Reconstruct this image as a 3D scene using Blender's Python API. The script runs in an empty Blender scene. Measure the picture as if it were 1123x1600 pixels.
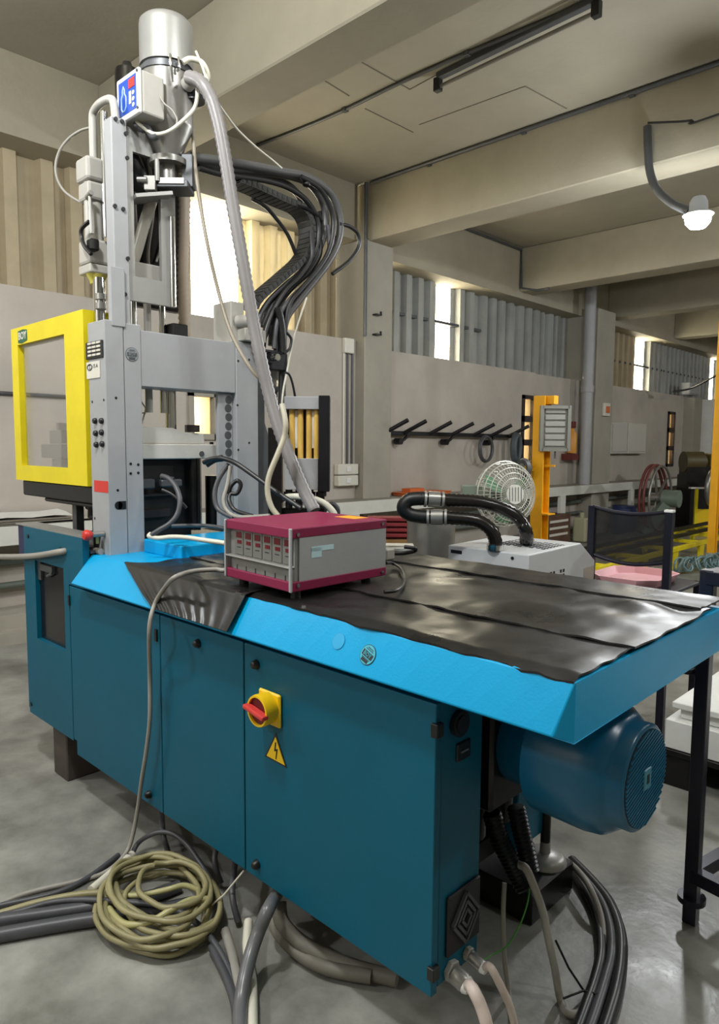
import bpy, bmesh, math, random
from mathutils import Vector, Matrix
random.seed(7)
PI = math.pi
sc = bpy.context.scene
COL = sc.collection

# ------------------------------------------------------------------ camera, sky, lamps out of frame, exposure
cam_data = bpy.data.cameras.new('camera')
cam = bpy.data.objects.new('camera', cam_data); COL.objects.link(cam)
cam_data.sensor_fit = 'HORIZONTAL'; cam_data.sensor_width = 36.0
cam_data.lens = 35.583
cam_data.clip_start = 0.05; cam_data.clip_end = 200
CR, CU, CF = Vector((0.718,0.696,0.007)), Vector((-0.069,0.061,0.996)), Vector((-0.692,0.716,-0.092))
cam.matrix_world = Matrix(((CR.x, CU.x, -CF.x, 0), (CR.y, CU.y, -CF.y, 0), (CR.z, CU.z, -CF.z, 1.6), (0, 0, 0, 1)))
sc.camera = cam

world = bpy.data.worlds.new('daylight'); sc.world = world; world.use_nodes = True
bg = world.node_tree.nodes['Background']
bg.inputs[0].default_value = (1.0, 0.90, 0.66, 1); bg.inputs[1].default_value = 14.0

def lamp_light(name, loc, power, size=0.13, col=(0.95, 0.98, 1.0), parent=None):
    l = bpy.data.lights.new(name, 'POINT'); l.shadow_soft_size = size; l.energy = power; l.color = col
    o = bpy.data.objects.new(name, l); COL.objects.link(o); o.location = loc
    if parent: o.parent = parent; o.location = Vector(loc) - parent.location
    return o
# the other high-bay lamps of the hall, hung in rows below the beams
lamp_light('hall_lamp_light', (-1.9, 0.25, 4.0), 200)
lamp_light('hall_lamp_light', (-0.6, 1.9, 4.1), 70)
lamp_light('hall_lamp_light', (-4.6, -0.8, 3.6), 130)
lamp_light('hall_lamp_light', (1.8, 2.8, 4.0), 85)
lamp_light('hall_lamp_light', (-2.2, -3.0, 3.7), 150)
lamp_light('hall_lamp_light', (1.6, 8.0, 4.0), 200)
lamp_light('hall_lamp_light', (1.5, 14.0, 4.0), 260)
sc.view_settings.view_transform = 'Standard'; sc.view_settings.look = 'None'
sc.view_settings.exposure = 0.32; sc.view_settings.gamma = 1.0; sc.view_settings.use_curve_mapping = False
sc.cycles.max_bounces = 8; sc.cycles.diffuse_bounces = 5; sc.cycles.glossy_bounces = 4
sc.cycles.sample_clamp_indirect = 6.0; sc.cycles.caustics_reflective = False; sc.cycles.caustics_refractive = False
sc.cycles.use_denoising = True

# ------------------------------------------------------------------ helpers
def srgb(r, g, b):
    f_ = lambda c: (c/255/12.92 if c/255 <= 0.04045 else ((c/255 + 0.055)/1.055)**2.4)
    return (f_(r), f_(g), f_(b), 1)
def mat(name, col, rough=0.5, metal=0.0, var=0.0, scale=6.0, bump=0.0, bscale=60.0, col2=None, coat=0.0, emit=0.0, alpha=1.0, trans=0.0, rvar=0.0, detail=4):
    m = bpy.data.materials.new(name); m.use_nodes = True
    nt = m.node_tree; b = nt.nodes['Principled BSDF']
    b.inputs['Base Color'].default_value = col; b.inputs['Roughness'].default_value = rough; b.inputs['Metallic'].default_value = metal
    if coat: b.inputs['Coat Weight'].default_value = coat; b.inputs['Coat Roughness'].default_value = 0.15
    if emit: b.inputs['Emission Color'].default_value = col; b.inputs['Emission Strength'].default_value = emit
    if alpha < 1: b.inputs['Alpha'].default_value = alpha
    if trans: b.inputs['Transmission Weight'].default_value = trans
    tc = nt.nodes.new('ShaderNodeTexCoord')
    if var or col2 or rvar:
        n = nt.nodes.new('ShaderNodeTexNoise'); n.inputs['Scale'].default_value = scale; n.inputs['Detail'].default_value = detail; n.inputs['Roughness'].default_value = 0.62
        nt.links.new(tc.outputs['Object'], n.inputs['Vector'])
        rp = nt.nodes.new('ShaderNodeValToRGB'); rp.color_ramp.elements[0].position = 0.33; rp.color_ramp.elements[1].position = 0.68
        c2 = col2 or tuple(min(1, c*(1-var)) for c in col[:3]) + (1,)
        c1 = col if col2 else tuple(min(1, c*(1+var)) for c in col[:3]) + (1,)
        rp.color_ramp.elements[0].color = c2; rp.color_ramp.elements[1].color = c1
        nt.links.new(n.outputs['Fac'], rp.inputs['Fac']); nt.links.new(rp.outputs['Color'], b.inputs['Base Color'])
        if rvar:
            mr = nt.nodes.new('ShaderNodeMapRange'); mr.inputs['To Min'].default_value = max(0.03, rough-rvar); mr.inputs['To Max'].default_value = rough+rvar
            mr.inputs['From Min'].default_value = 0.3; mr.inputs['From Max'].default_value = 0.7
            nt.links.new(n.outputs['Fac'], mr.inputs['Value']); nt.links.new(mr.outputs['Result'], b.inputs['Roughness'])
    if bump:
        n2 = nt.nodes.new('ShaderNodeTexNoise'); n2.inputs['Scale'].default_value = bscale; n2.inputs['Detail'].default_value = 3
        nt.links.new(tc.outputs['Object'], n2.inputs['Vector'])
        bp = nt.nodes.new('ShaderNodeBump'); bp.inputs['Strength'].default_value = bump; bp.inputs['Distance'].default_value = 0.01
        nt.links.new(n2.outputs['Fac'], bp.inputs['Height']); nt.links.new(bp.outputs['Normal'], b.inputs['Normal'])
    return m

class MB:
    """collects shapes that become ONE mesh object"""
    def __init__(s): s.v = []; s.f = []; s.s = []
    def add(s, vs, fs, smooth=False):
        o = len(s.v); s.v += [tuple(v) for v in vs]; s.f += [tuple(i+o for i in f_) for f_ in fs]; s.s += [smooth]*len(fs); return s
    def box(s, x0, x1, y0, y1, z0, z1):
        v = [(x, y, z) for z in (z0, z1) for y in (y0, y1) for x in (x0, x1)]
        return s.add(v, [(0,2,3,1),(4,5,7,6),(0,1,5,4),(2,6,7,3),(0,4,6,2),(1,3,7,5)])
    def hexa(s, a, b):
        """a, b: two loops of equal length, joined and capped"""
        n = len(a); v = list(a)+list(b)
        return s.add(v, [tuple(range(n-1,-1,-1)), tuple(range(n,2*n))] + [(i,(i+1)%n,n+(i+1)%n,n+i) for i in range(n)])
    def prism(s, poly, axis, a, b):
        """poly: 2-D loop in the two other axes (cyclic order x>yz, y>xz, z>xy)"""
        f_ = {'x': lambda p,t:(t,p[0],p[1]), 'y': lambda p,t:(p[0],t,p[1]), 'z': lambda p,t:(p[0],p[1],t)}[axis]
        return s.hexa([f_(p,a) for p in poly], [f_(p,b) for p in poly])
    def obox(s, c, size, rot):
        """oriented box: rot = 3x3 Matrix"""
        c = Vector(c); hx, hy, hz = [k/2 for k in size]
        v = [c + rot @ Vector((x*hx, y*hy, z*hz)) for z in (-1,1) for y in (-1,1) for x in (-1,1)]
        return s.add(v, [(0,2,3,1),(4,5,7,6),(0,1,5,4),(2,6,7,3),(0,4,6,2),(1,3,7,5)])
    def bar(s, p0, p1, w, h, up=(0,0,1)):
        p0 = Vector(p0); p1 = Vector(p1); d = (p1-p0); L = d.length; d.normalize()
        upv = Vector(up)
        if abs(d.dot(upv)) > 0.99: upv = Vector((1,0,0))
        sx = d.cross(upv).normalized(); sz = sx.cross(d).normalized()
        return s.obox((p0+p1)/2, (w, L, h), Matrix((sx, d, sz)).transposed())
    def cyl(s, p0, p1, r0, r1=None, n=16, caps=True):
        r1 = r0 if r1 is None else r1
        p0 = Vector(p0); p1 = Vector(p1); d = (p1-p0).normalized()
        a = d.orthogonal().normalized(); b = d.cross(a)
        ring = lambda p, r_: [p + (a*math.cos(2*PI*i/n) + b*math.sin(2*PI*i/n))*r_ for i in range(n)]
        v = ring(p0, r0)+ring(p1, r1)
        s.add(v, [(i,(i+1)%n,n+(i+1)%n,n+i) for i in range(n)], True)
        if caps: s.add(ring(p0,r0), [tuple(range(n-1,-1,-1))]); s.add(ring(p1,r1), [tuple(range(n))])
        return s
    def lathe(s, prof, o, axis=(0,0,1), n=24):
        """prof: list of (radius, height along axis)"""
        o = Vector(o); d = Vector(axis).normalized(); a = d.orthogonal().normalized(); b = d.cross(a)
        v = [o + d*h + (a*math.cos(2*PI*i/n)+b*math.sin(2*PI*i/n))*r_ for r_, h in prof for i in range(n)]
        m = len(prof)
        return s.add(v, [(k*n+i, k*n+(i+1)%n, (k+1)*n+(i+1)%n, (k+1)*n+i) for k in range(m-1) for i in range(n)], True)
    def tube(s, path, r, n=8, closed=False, caps=True):
        P_ = [Vector(p) for p in path]; m = len(P_); rad = r if callable(r) else (lambda i: r)
        T = []
        for i in range(m):
            a = P_[(i-1) % m] if (closed or i) else P_[0]; b = P_[(i+1) % m] if (closed or i < m-1) else P_[-1]
            t = b-a; T.append(t.normalized() if t.length > 1e-9 else Vector((0,0,1)))
        nr = T[0].orthogonal().normalized(); v = []
        for i in range(m):
            nr = (nr - T[i]*nr.dot(T[i]));  nr = nr.normalized() if nr.length > 1e-6 else T[i].orthogonal().normalized()
            bi = T[i].cross(nr)
            v += [P_[i] + (nr*math.cos(2*PI*k/n)+bi*math.sin(2*PI*k/n))*rad(i) for k in range(n)]
        mm = m if closed else m-1
        s.add(v, [(i*n+k, i*n+(k+1)%n, ((i+1)%m)*n+(k+1)%n, ((i+1)%m)*n+k) for i in range(mm) for k in range(n)], True)
        if caps and not closed:
            s.add(v[:n], [tuple(range(n-1,-1,-1))]); s.add(v[-n:], [tuple(range(n))])
        return s
    def quad(s, *p): return s.add(p, [tuple(range(len(p)))])

def smooth(pts, k=6, closed=False):
    P_ = [Vector(p) for p in pts]; n = len(P_); out = []
    if n < 3 and not closed: return [P_[0].lerp(P_[1], i/k) for i in range(k+1)]
    for i in range(n if closed else n-1):
        g = (lambda j: P_[j % n]) if closed else (lambda j: P_[min(max(j, 0), n-1)])
        a, b, c, d = g(i-1), g(i), g(i+1), g(i+2)
        for q in range(k):
            t = q/k
            out.append(0.5*((2*b)+(c-a)*t+(2*a-5*b+4*c-d)*t*t+(3*b-a-3*c+d)*t**3))
    if not closed: out.append(P_[-1])
    return out
def resample(path, step):
    out = [path[0]]; acc = 0
    for a, b in zip(path, path[1:]):
        L = (b-a).length; 
        while acc + L >= step:
            t = (step-acc)/L; a = a.lerp(b, t); L = (b-a).length; out.append(a.copy()); acc = 0
        acc += L
    return out

def thing(name, label, cat, loc=(0,0,0), group=None):
    o = bpy.data.objects.new(name, None); COL.objects.link(o); o.location = loc
    o.empty_display_size = 0.1; o['label'] = label; o['category'] = cat
    if group: o['group'] = group
    return o
def wloc(o):
    l = Vector((0,0,0))
    while o: l += o.location; o = o.parent
    return l
def obj(name, mb, m, parent=None, bev=0.0, label=None, cat=None, group=None, kind=None, seg=1):
    me = bpy.data.meshes.new(name)
    off = wloc(parent) if parent else Vector((0,0,0))
    me.from_pydata([Vector(v)-off for v in mb.v], [], mb.f); me.validate()
    if len(me.polygons) == len(mb.s): me.polygons.foreach_set('use_smooth', mb.s)
    me.update(); me.materials.append(m)
    if any(mb.s): me.set_sharp_from_angle(angle=math.radians(52))
    o = bpy.data.objects.new(name, me); COL.objects.link(o)
    if parent: o.parent = parent
    if bev:
        bm = bmesh.new(); bm.from_mesh(me); bmesh.ops.recalc_face_normals(bm, faces=bm.faces); bm.to_mesh(me); bm.free()
        b = o.modifiers.new('bevel', 'BEVEL'); b.width = bev; b.segments = seg; b.limit_method = 'ANGLE'; b.angle_limit = math.radians(40)
    if label: o['label'] = label
    if cat: o['category'] = cat
    if group: o['group'] = group
    if kind: o['kind'] = kind
    return o
def struct(name, mb, m, parent=None, bev=0.0): return obj(name, mb, m, parent, bev, kind=None if parent else 'structure')
def text(s_, size, loc, xdir, ydir, m, parent, name='lettering', ext=0.0006, align='CENTER', bold=0.0):
    cu = bpy.data.curves.new(name, 'FONT'); cu.body = s_; cu.size = size; cu.extrude = ext; cu.align_x = align; cu.align_y = 'CENTER'; cu.offset = bold
    cu.resolution_u = 2
    t = bpy.data.objects.new(name, cu); COL.objects.link(t)
    bpy.context.view_layer.update()
    me = bpy.data.meshes.new_from_object(t.evaluated_get(bpy.context.evaluated_depsgraph_get()))
    bpy.data.objects.remove(t); me.materials.clear(); me.materials.append(m)
    xd = Vector(xdir).normalized(); yd = Vector(ydir).normalized(); zd = xd.cross(yd)
    M = Matrix((xd, yd, zd)).transposed().to_4x4(); M.translation = Vector(loc) - (wloc(parent) if parent else Vector((0,0,0)))
    me.transform(M)
    o = bpy.data.objects.new(name, me); COL.objects.link(o); o.parent = parent
    return o
def cable(path, r, m, label, name='cable', cat='cable', k=6, n=8, group=None):
    mb = MB().tube(smooth(path, k), r, n)
    return obj(name, mb, m, label=label, cat=cat, group=group)
def ribbed(path, r, rib=0.012, depth=0.12, n=14):
    p = resample(smooth(path, 14), rib/2)
    return MB().tube(p, lambda i: r*(1+depth*(0.5 if i % 2 else -0.5)), n)
def copy_tree(o, loc):
    c = o.copy(); COL.objects.link(c); c.location = loc
    for ch in o.children:
        d = ch.copy(); COL.objects.link(d); d.parent = c
        for g in ch.children:
            e = g.copy(); COL.objects.link(e); e.parent = d
    return c

# ------------------------------------------------------------------ materials
M_wall = mat('painted_plaster', srgb(160,155,142), 0.75, var=0.10, scale=1.3, bump=0.25, bscale=25, detail=8)
M_lower = mat('painted_lower_wall', srgb(182,174,164), 0.7, var=0.12, scale=1.1, bump=0.25, bscale=18, detail=8)
M_ceil = mat('painted_soffit', srgb(158,152,136), 0.8, var=0.09, scale=0.9, bump=0.2, bscale=20, detail=8)
M_beam = mat('painted_beam', srgb(162,155,136), 0.75, var=0.10, scale=1.2, bump=0.2, bscale=20, detail=8)
M_floor = mat('concrete_floor', srgb(166,165,158), 0.38, col2=srgb(98,97,91), scale=2.2, bump=0.12, bscale=30, rvar=0.14, detail=10)
M_blue = mat('cyan_paint', (0.001,0.34,0.66,1), 0.38, var=0.03, scale=3, bump=0.04, bscale=160)
M_blue.node_tree.nodes['Principled BSDF'].inputs['Specular IOR Level'].default_value = 0.3
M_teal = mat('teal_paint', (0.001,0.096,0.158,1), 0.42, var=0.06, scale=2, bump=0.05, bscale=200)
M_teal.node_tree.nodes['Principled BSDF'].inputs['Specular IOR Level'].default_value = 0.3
M_navy = mat('navy_edge', srgb(38,42,78), 0.5)
M_grey = mat('grey_powder_coat', srgb(160,161,163), 0.45, var=0.05, scale=4, bump=0.05, bscale=200)
M_dgrey = mat('dark_grey_metal', srgb(88,90,92), 0.45, 0.4, var=0.1, scale=8)
M_steel = mat('brushed_steel', srgb(150,148,143), 0.34, 0.65, var=0.08, scale=10)
M_plat = mat('pale_machined_steel', srgb(214,211,203), 0.38, 0.15, var=0.05, scale=10)
M_chrome = mat('polished_steel', srgb(205,205,202), 0.16, 1.0)
M_alu = mat('satin_aluminium', srgb(160,159,155), 0.40, 0.5, var=0.05, scale=6)
M_castw = mat('pale_cast_housing', srgb(172,169,161), 0.42, var=0.04, scale=7)
M_black = mat('black_plastic', srgb(20,21,22), 0.42)
M_blackm = mat('black_metal', srgb(22,22,26), 0.4, 0.2)
M_navym = mat('dark_navy_tube', srgb(26,26,40), 0.35, 0.3)
M_oil = mat('oily_dark_steel', srgb(38,37,36), 0.35, 0.6, var=0.25, scale=12)
M_rubber = mat('black_rubber_mat', srgb(28,27,26), 0.33, var=0.22, scale=5, bump=0.25, bscale=7, rvar=0.08, detail=6)
M_rubber.node_tree.nodes['Principled BSDF'].inputs['Specular IOR Level'].default_value = 0.45
M_yellow = mat('yellow_paint', srgb(226,206,20), 0.42, var=0.06, scale=5)
M_oyellow = mat('amber_yellow_paint', srgb(228,164,14), 0.45, var=0.08, scale=4)
M_red = mat('red_plastic', srgb(206,52,44), 0.4)
M_maroon = mat('maroon_paint', srgb(128,24,66), 0.42, var=0.04, scale=6)
M_white = mat('white_paint', srgb(226,226,222), 0.5, var=0.06, scale=4)
M_label = mat('pale_label', srgb(214,210,198), 0.5)
M_ink = mat('dark_ink', srgb(26,40,46), 0.6)
M_green = mat('dark_green_sticker', srgb(38,92,66), 0.5)
M_pvc = mat('grey_pvc_hose', srgb(128,124,123), 0.35, var=0.05, scale=9)
M_cable_g = mat('grey_cable', srgb(150,146,138), 0.45, var=0.06, scale=10)
M_cable_o = mat('olive_beige_cable', srgb(150,142,104), 0.4, var=0.12, scale=9)
M_cable_w = mat('white_cable', srgb(216,212,196), 0.42)
M_cable_k = mat('black_cable', srgb(30,30,31), 0.38)
M_cable_d = mat('dark_grey_cable', srgb(74,74,78), 0.42, var=0.1, scale=9)
M_sheet = mat('corrugated_sheet', srgb(172,158,130), 0.5, 0.1, var=0.12, scale=2)
M_sheetg = mat('grey_corrugated_sheet', srgb(160,162,158), 0.45, 0.15, var=0.12, scale=2)
M_trans = mat('translucent_sheet', srgb(226,210,168), 0.5, trans=0.25)
M_pane = mat('frosted_window_pane', srgb(246,228,190), 0.7, trans=0.9)
M_glass = mat('clear_guard_pane', (0.9,0.92,0.9,1), 0.04, trans=1.0, alpha=0.25)
M_pink = mat('pink_plastic', srgb(238,178,186), 0.4)

# ------------------------------------------------------------------ the hall: floor, ceiling, beams, walls
struct('floor', MB().box(-7.2, 6.2, -4.2, 23.3, -0.15, 0), M_floor)
struct('ceiling', MB().box(-7.2, 6.2, -4.2, 23.3, 4.78, 4.95), M_ceil)
struct('wall_right', MB().box(6.0, 6.2, -4.2, 23.3, 0, 4.78), M_wall)
struct('wall_back', MB().box(-7.2, 6.0, -4.2, -4.0, 0, 4.78), M_wall)
struct('wall_far', MB().box(-7.2, 6.0, 23.1, 23.3, 0, 4.78), M_wall)
XW = -6.3
b = MB()
b.box(-6.75, XW, -4, 4.0, 0, 2.915); b.box(-6.75, XW, 4.0, 4.36, 0, 1.66); b.box(-6.75, XW, 4.0, 4.36, 2.16, 2.915); b.box(-6.75, XW, 4.36, 6.42, 0, 2.915)
b.box(-6.75, XW, 6.42, 10.33, 0, 2.855); b.box(-6.75, XW, 10.33, 10.74, 0, 1.30); b.box(-6.75, XW, 10.33, 10.74, 2.47, 2.855)
b.box(-6.75, XW, 10.74, 12.6, 0, 2.84)
b.box(-6.75, XW, 12.6, 16.55, 0, 2.84); b.box(-6.75, XW, 16.55, 16.95, 0, 1.2); b.box(-6.75, XW, 16.55, 16.95, 2.45, 2.84); b.box(-6.75, XW, 16.95, 23.1, 0, 2.84)
struct('wall_left', b, M_lower)
b = MB(); b.box(-6.8, XW, -4, 6.45, 4.125, 4.78); struct('trim_2', b, M_beam)
b = MB(); b.box(-6.8, XW, 6.9, 23.1, 4.0, 4.78); struct('trim_3', b, M_beam)
# cross beams and pillars
for i, (y0, y1) in enumerate([(-0.6,-0.2),(3.13,3.52),(6.47,6.90),(10.18,10.6),(13.35,13.75),(16.7,17.1)]):
    x0 = -6.3 if i != 2 else -6.34
    struct('beam' + ('' if i == 0 else '.%03d' % i), MB().box(x0, 6.0, y0, y1, 4.1, 4.78), M_beam, bev=0.012)
pillar = struct('pillar', MB().box(-6.8, -6.14, 6.42, 6.93, 0, 4.12), M_wall, bev=0.012)
struct('pillar.001', MB().box(-6.8, -6.0, 12.35, 13.05, 0, 4.12), M_wall, bev=0.012)
struct('trim_1', MB().box(-6.3, -6.05, 17.5, 18.0, 1.4, 2.8), M_wall); struct('trim_4', MB().box(-6.3,-6.0,18.6,19.5,0.96,2.82), M_white)
# ceiling board joints, thin shallow cover strips
b = MB()
for (p, q) in [((-4.421,4.001,4.776), (-3.59,4.016,4.776))]: pass
for a_, b_ in [((-4.33,4.424,4.777),(-4.328,5.078,4.777)),((-4.328,5.078,4.777),(-3.454,4.989,4.777)),((-4.751,4.234,4.777),(-4.806,4.789,4.777)),((-4.707,5.676,4.777),(-3.551,5.73,4.777)),((-4.869,5.066,4.777),(-4.864,5.766,4.777)),((-3.551,5.73,4.777),(-3.487,6.362,4.777))]:
    b.bar(a_, b_, 0.010, 0.006)
struct('trim_5', b, mat('joint_grey', srgb(122,116,102), 0.8))

def corrugated(y0, y1, z0, z1, x, pitch=0.26, dep=0.09):
    mb = MB(); prof = []; y = y0
    while y < y1 - 1e-4:
        for fr, dx in ((0.0, 0), (0.42, 0), (0.5, dep), (0.92, dep)):
            yy = y + fr*pitch
            if yy < y1: prof.append((yy, x+dx))
        y += pitch
    prof.append((y1, x))
    n = len(prof)
    vs = [(px, py, z0) for py, px in prof]+[(px, py, z1) for py, px in prof]
    vs += [(v[0]-0.006, v[1], v[2]) for v in vs]
    fs = [(i, i+1, n+i+1, n+i) for i in range(n-1)]+[(2*n+i+1, 2*n+i, 3*n+i, 3*n+i+1) for i in range(n-1)]
    return mb.add(vs, fs)
def sheet_window(name, z0, z1, runs, x, rails=()):
    w = bpy.data.objects.new(name, None); COL.objects.link(w); w.location = (x, runs[0][0], z0); w['kind'] = 'structure'
    for (y0, y1, m) in runs:
        obj('corrugated_sheet', corrugated(y0, y1, z0, z1, x), m, w)
    for (y0, y1, z) in rails:
        obj('window_rail', MB().box(x-0.05, x+0.07, y0, y1, z-0.02, z+0.02), M_dgrey, w)
    return w
XS = -6.70
sheet_window('window_1', 2.91, 4.13, [(-4,-2.9,M_sheet),(-2.9,-1.8,M_sheet),(-1.8,-0.7,M_sheet),(-0.7,0.4,M_sheet),(0.4,1.5,M_sheet),(1.5,2.6,M_sheet),(2.6,3.5,M_sheet),
    (3.5,4.3,M_sheet),(4.93,5.72,M_trans),(5.72,6.40,M_sheet)], XS)
g0, g1 = 8.517, 8.877
sheet_window('window_2', 2.85, 4.02, [(7.1,g0,M_sheetg),(g1,9.5,M_sheetg),(9.5,10.6,M_sheetg),(10.6,11.6,M_sheetg),(11.6,12.36,M_sheetg)], XS, rails=[(7.1,9.6,3.45)])
h0, h1 = 15.519, 16.061
sheet_window('window_3', 2.84, 4.02, [(13.05,h0,M_sheet),(h1,17.0,M_sheetg),(17.0,20.22,M_sheetg),(20.66,23.1,M_sheetg)], XS, rails=[(13.05,20,3.42)])
# two narrow framed windows cut into the lower wall
for name, (y0, y1, z0, z1) in {'window_6': (4.0,4.36,1.66,2.16), 'window_4': (10.33,10.74,1.30,2.47), 'window_5': (16.55,16.95,1.2,2.45)}.items():
    w = bpy.data.objects.new(name, None); COL.objects.link(w); w.location = (XW, y0, z0); w['kind'] = 'structure'
    fb = MB(); t = 0.06
    fb.box(-6.36, XW+0.03, y0, y0+t, z0, z1).box(-6.36, XW+0.03, y1-t, y1, z0, z1).box(-6.36, XW+0.03, y0, y1, z1-t, z1).box(-6.36, XW+0.03, y0, y1, z0, z0+t)
    nk = 3 if z1-z0 > 0.8 else 1; hh = (z1-z0)/nk
    for k in range(1, nk): fb.box(-6.36, XW+0.03, y0, y1, z0+k*hh-0.05, z0+k*hh+0.05)
    obj('window_frame', fb, mat('dark_brown_frame', srgb(52,40,38), 0.5) if nk == 3 else M_wall, w)
    for k in range(nk): obj('pane', MB().box(-6.352, -6.346, y0+t/2, y1-t/2, z0+k*hh+0.03, z0+(k+1)*hh-0.03), M_pane, w)

# ------------------------------------------------------------------ ceiling and wall services
def clip_run(t, pts_, m=M_dgrey, s=0.025):
    for p in pts_: obj('pipe_clip', MB().box(p[0]-s, p[0]+s, p[1]-s, p[1]+s, p[2]-s*0.8, p[2]+s*0.8), m, t)
t = thing('conduit', 'thin dark conduit along the top edge of the nearest big cross beam, down the pillar', 'conduit', (-6.1,6.44,4.75))
obj('pipe', MB().tube([(4.5,6.44,4.755),(-6.09,6.44,4.755)], 0.022, 8).tube([(-6.12,6.40,4.76),(-6.12,6.395,2.95)], 0.022, 8), M_dgrey, t)
clip_run(t, [(-1.9,6.45,4.745),(-2.9,6.45,4.745),(-4.0,6.45,4.745),(-5.2,6.45,4.745)])
t = thing('conduit', 'dark conduit crossing the ceiling beside the unlit tube fitting', 'conduit', (-6.1,4.9,4.76))
obj('pipe', MB().tube(smooth([(-6.25,4.86,4.765),(-5.2,4.93,4.765),(-4.0,4.91,4.765),(-2.0,4.99,4.765),(3.0,5.05,4.765)], 6), 0.018, 8), M_dgrey, t)
clip_run(t, [(-5.0,4.93,4.765),(-3.6,4.93,4.765)])
t = thing('ceiling_light', 'unlit bare fluorescent tube fitting on the ceiling', 'light', (-3.212,4.983,4.72))
A_, B_ = Vector((-3.976,5.034,4.72)), Vector((-2.513,4.962,4.72))
obj('housing', MB().bar(A_+Vector((0,0,0.03)), B_+Vector((0,0,0.03)), 0.06, 0.05), M_dgrey, t, 0.004)
for q in (A_, B_): obj('lamp_holder', MB().box(q.x-0.03, q.x+0.03, q.y-0.03, q.y+0.03, 4.63, 4.74), M_black, t, 0.004)
obj('tube', MB().cyl(A_-Vector((0,0,0.055)), B_-Vector((0,0,0.055)), 0.016, n=10), mat('dusty_glass_tube', srgb(120,116,108), 0.3), t)
t = thing('conduit', 'thin conduit on the wall beam and second cross beam, by the far windows', 'conduit', (-6.25,10.15,4.7))
obj('pipe', MB().tube([(-6.27,7.2,4.74),(-6.27,10.14,4.74),(-6.26,10.15,4.15),(-6.0,10.2,4.08),(-5.8,10.2,4.08)], 0.02, 8), M_dgrey, t)
t = thing('drain_pipe', 'thick grey vertical drain pipe standing against the far pillar', 'pipe', (-6.0,12.1,0))
obj('pipe', MB().cyl((-6.05,12.12,0.95), (-6.05,12.12,4.78), 0.10, n=16), M_grey, t)
obj('coupling', MB().cyl((-6.05,12.12,2.6), (-6.05,12.12,2.72), 0.115, n=16), M_grey, t)
# lit high-bay lamp hung from a bent pipe on the beam
LP = Vector((-2.191,6.2,3.468))
t = thing('high_bay_lamp', 'glaring lit high-bay lamp on a bent pipe below the beam', 'lamp', LP)
arm = smooth([(-2.744,6.44,4.423), (-2.72,6.42,4.211), (-2.687,6.4,4.018), (-2.602,6.36,3.837), (-2.442,6.3,3.669), (-2.262,6.22,3.548)], 6)
obj('arm', MB().tube(arm, 0.035, 10), M_dgrey, t)
obj('housing', MB().lathe([(0.0,0.14),(0.05,0.14),(0.07,0.10),(0.075,0.03),(0.12,0.0),(0.115,-0.005)], LP+Vector((0,0,0.03)), n=20), M_grey, t)
M_lampglow = mat('lamp_glow', (1.0,0.99,0.96,1), 0.4, emit=60)
obj('bulb', MB().lathe([(0.0,-0.085),(0.06,-0.07),(0.095,-0.03),(0.10,0.0),(0.07,0.02),(0.0,0.02)], LP, n=20), M_lampglow, t)
lamp_light('lamp_light', tuple(LP-Vector((0,0,0.16))), 120, 0.12, parent=t)
cable([(-2.731,6.42,4.445), (-2.575,6.42,4.404), (-2.36,6.42,4.355), (-2.109,6.42,4.34), (0.5,6.42,4.5), (4.0,6.42,4.7)], 0.009, M_cable_k, 'thin dark wire running to the lit lamp over the beam face', 'wire', 'wire')
# sockets and wire runs on the wall by the near pillar
t = thing('junction_box', 'small pale junction box at the window sill corner beside the near pillar', 'box', (-6.28,6.28,2.8))
obj('cover', MB().box(-6.3, -6.24, 6.18, 6.34, 2.74, 2.92), M_label, t, 0.008)
t = thing('conduit', 'three parallel vertical wires on the wall below the junction box', 'conduit', (-6.28,6.26,1.3))
for dy in (0, 0.07, 0.15): obj('pipe', MB().cyl((-6.285,6.20+dy,1.38), (-6.285,6.20+dy,2.75), 0.013, n=8), M_dgrey if dy else M_label, t)
for k, lab in ((0, 'upper of the two pale socket boxes on the wall beside the pillar'), (1, 'lower of the two pale socket boxes on the wall beside the pillar')):
    t = thing('socket_box', lab, 'socket', (-6.28,6.22,1.26-0.14*k), group='socket boxes beside the pillar')
    obj('cover', MB().box(-6.3, -6.21, 6.05, 6.40, 1.255-0.14*k, 1.385-0.14*k), M_label, t, 0.01)
    obj('switch', MB().box(-6.21, -6.2, 6.18, 6.26, 1.29-0.14*k, 1.35-0.14*k), M_white, t, 0.003)
for yy, zz in ((6.55,3.22),(6.55,2.98)):
    bpy_o = obj('wall_bracket', MB().box(-6.14,-6.07,yy,yy+0.1,zz,zz+0.015).box(-6.09,-6.07,yy+0.08,yy+0.1,zz,zz+0.05), M_blackm, label='%s of two small dark hooks on the face of the near pillar' % ('upper' if zz > 3.1 else 'lower'), cat='hook', group='hooks on the pillar')
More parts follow.
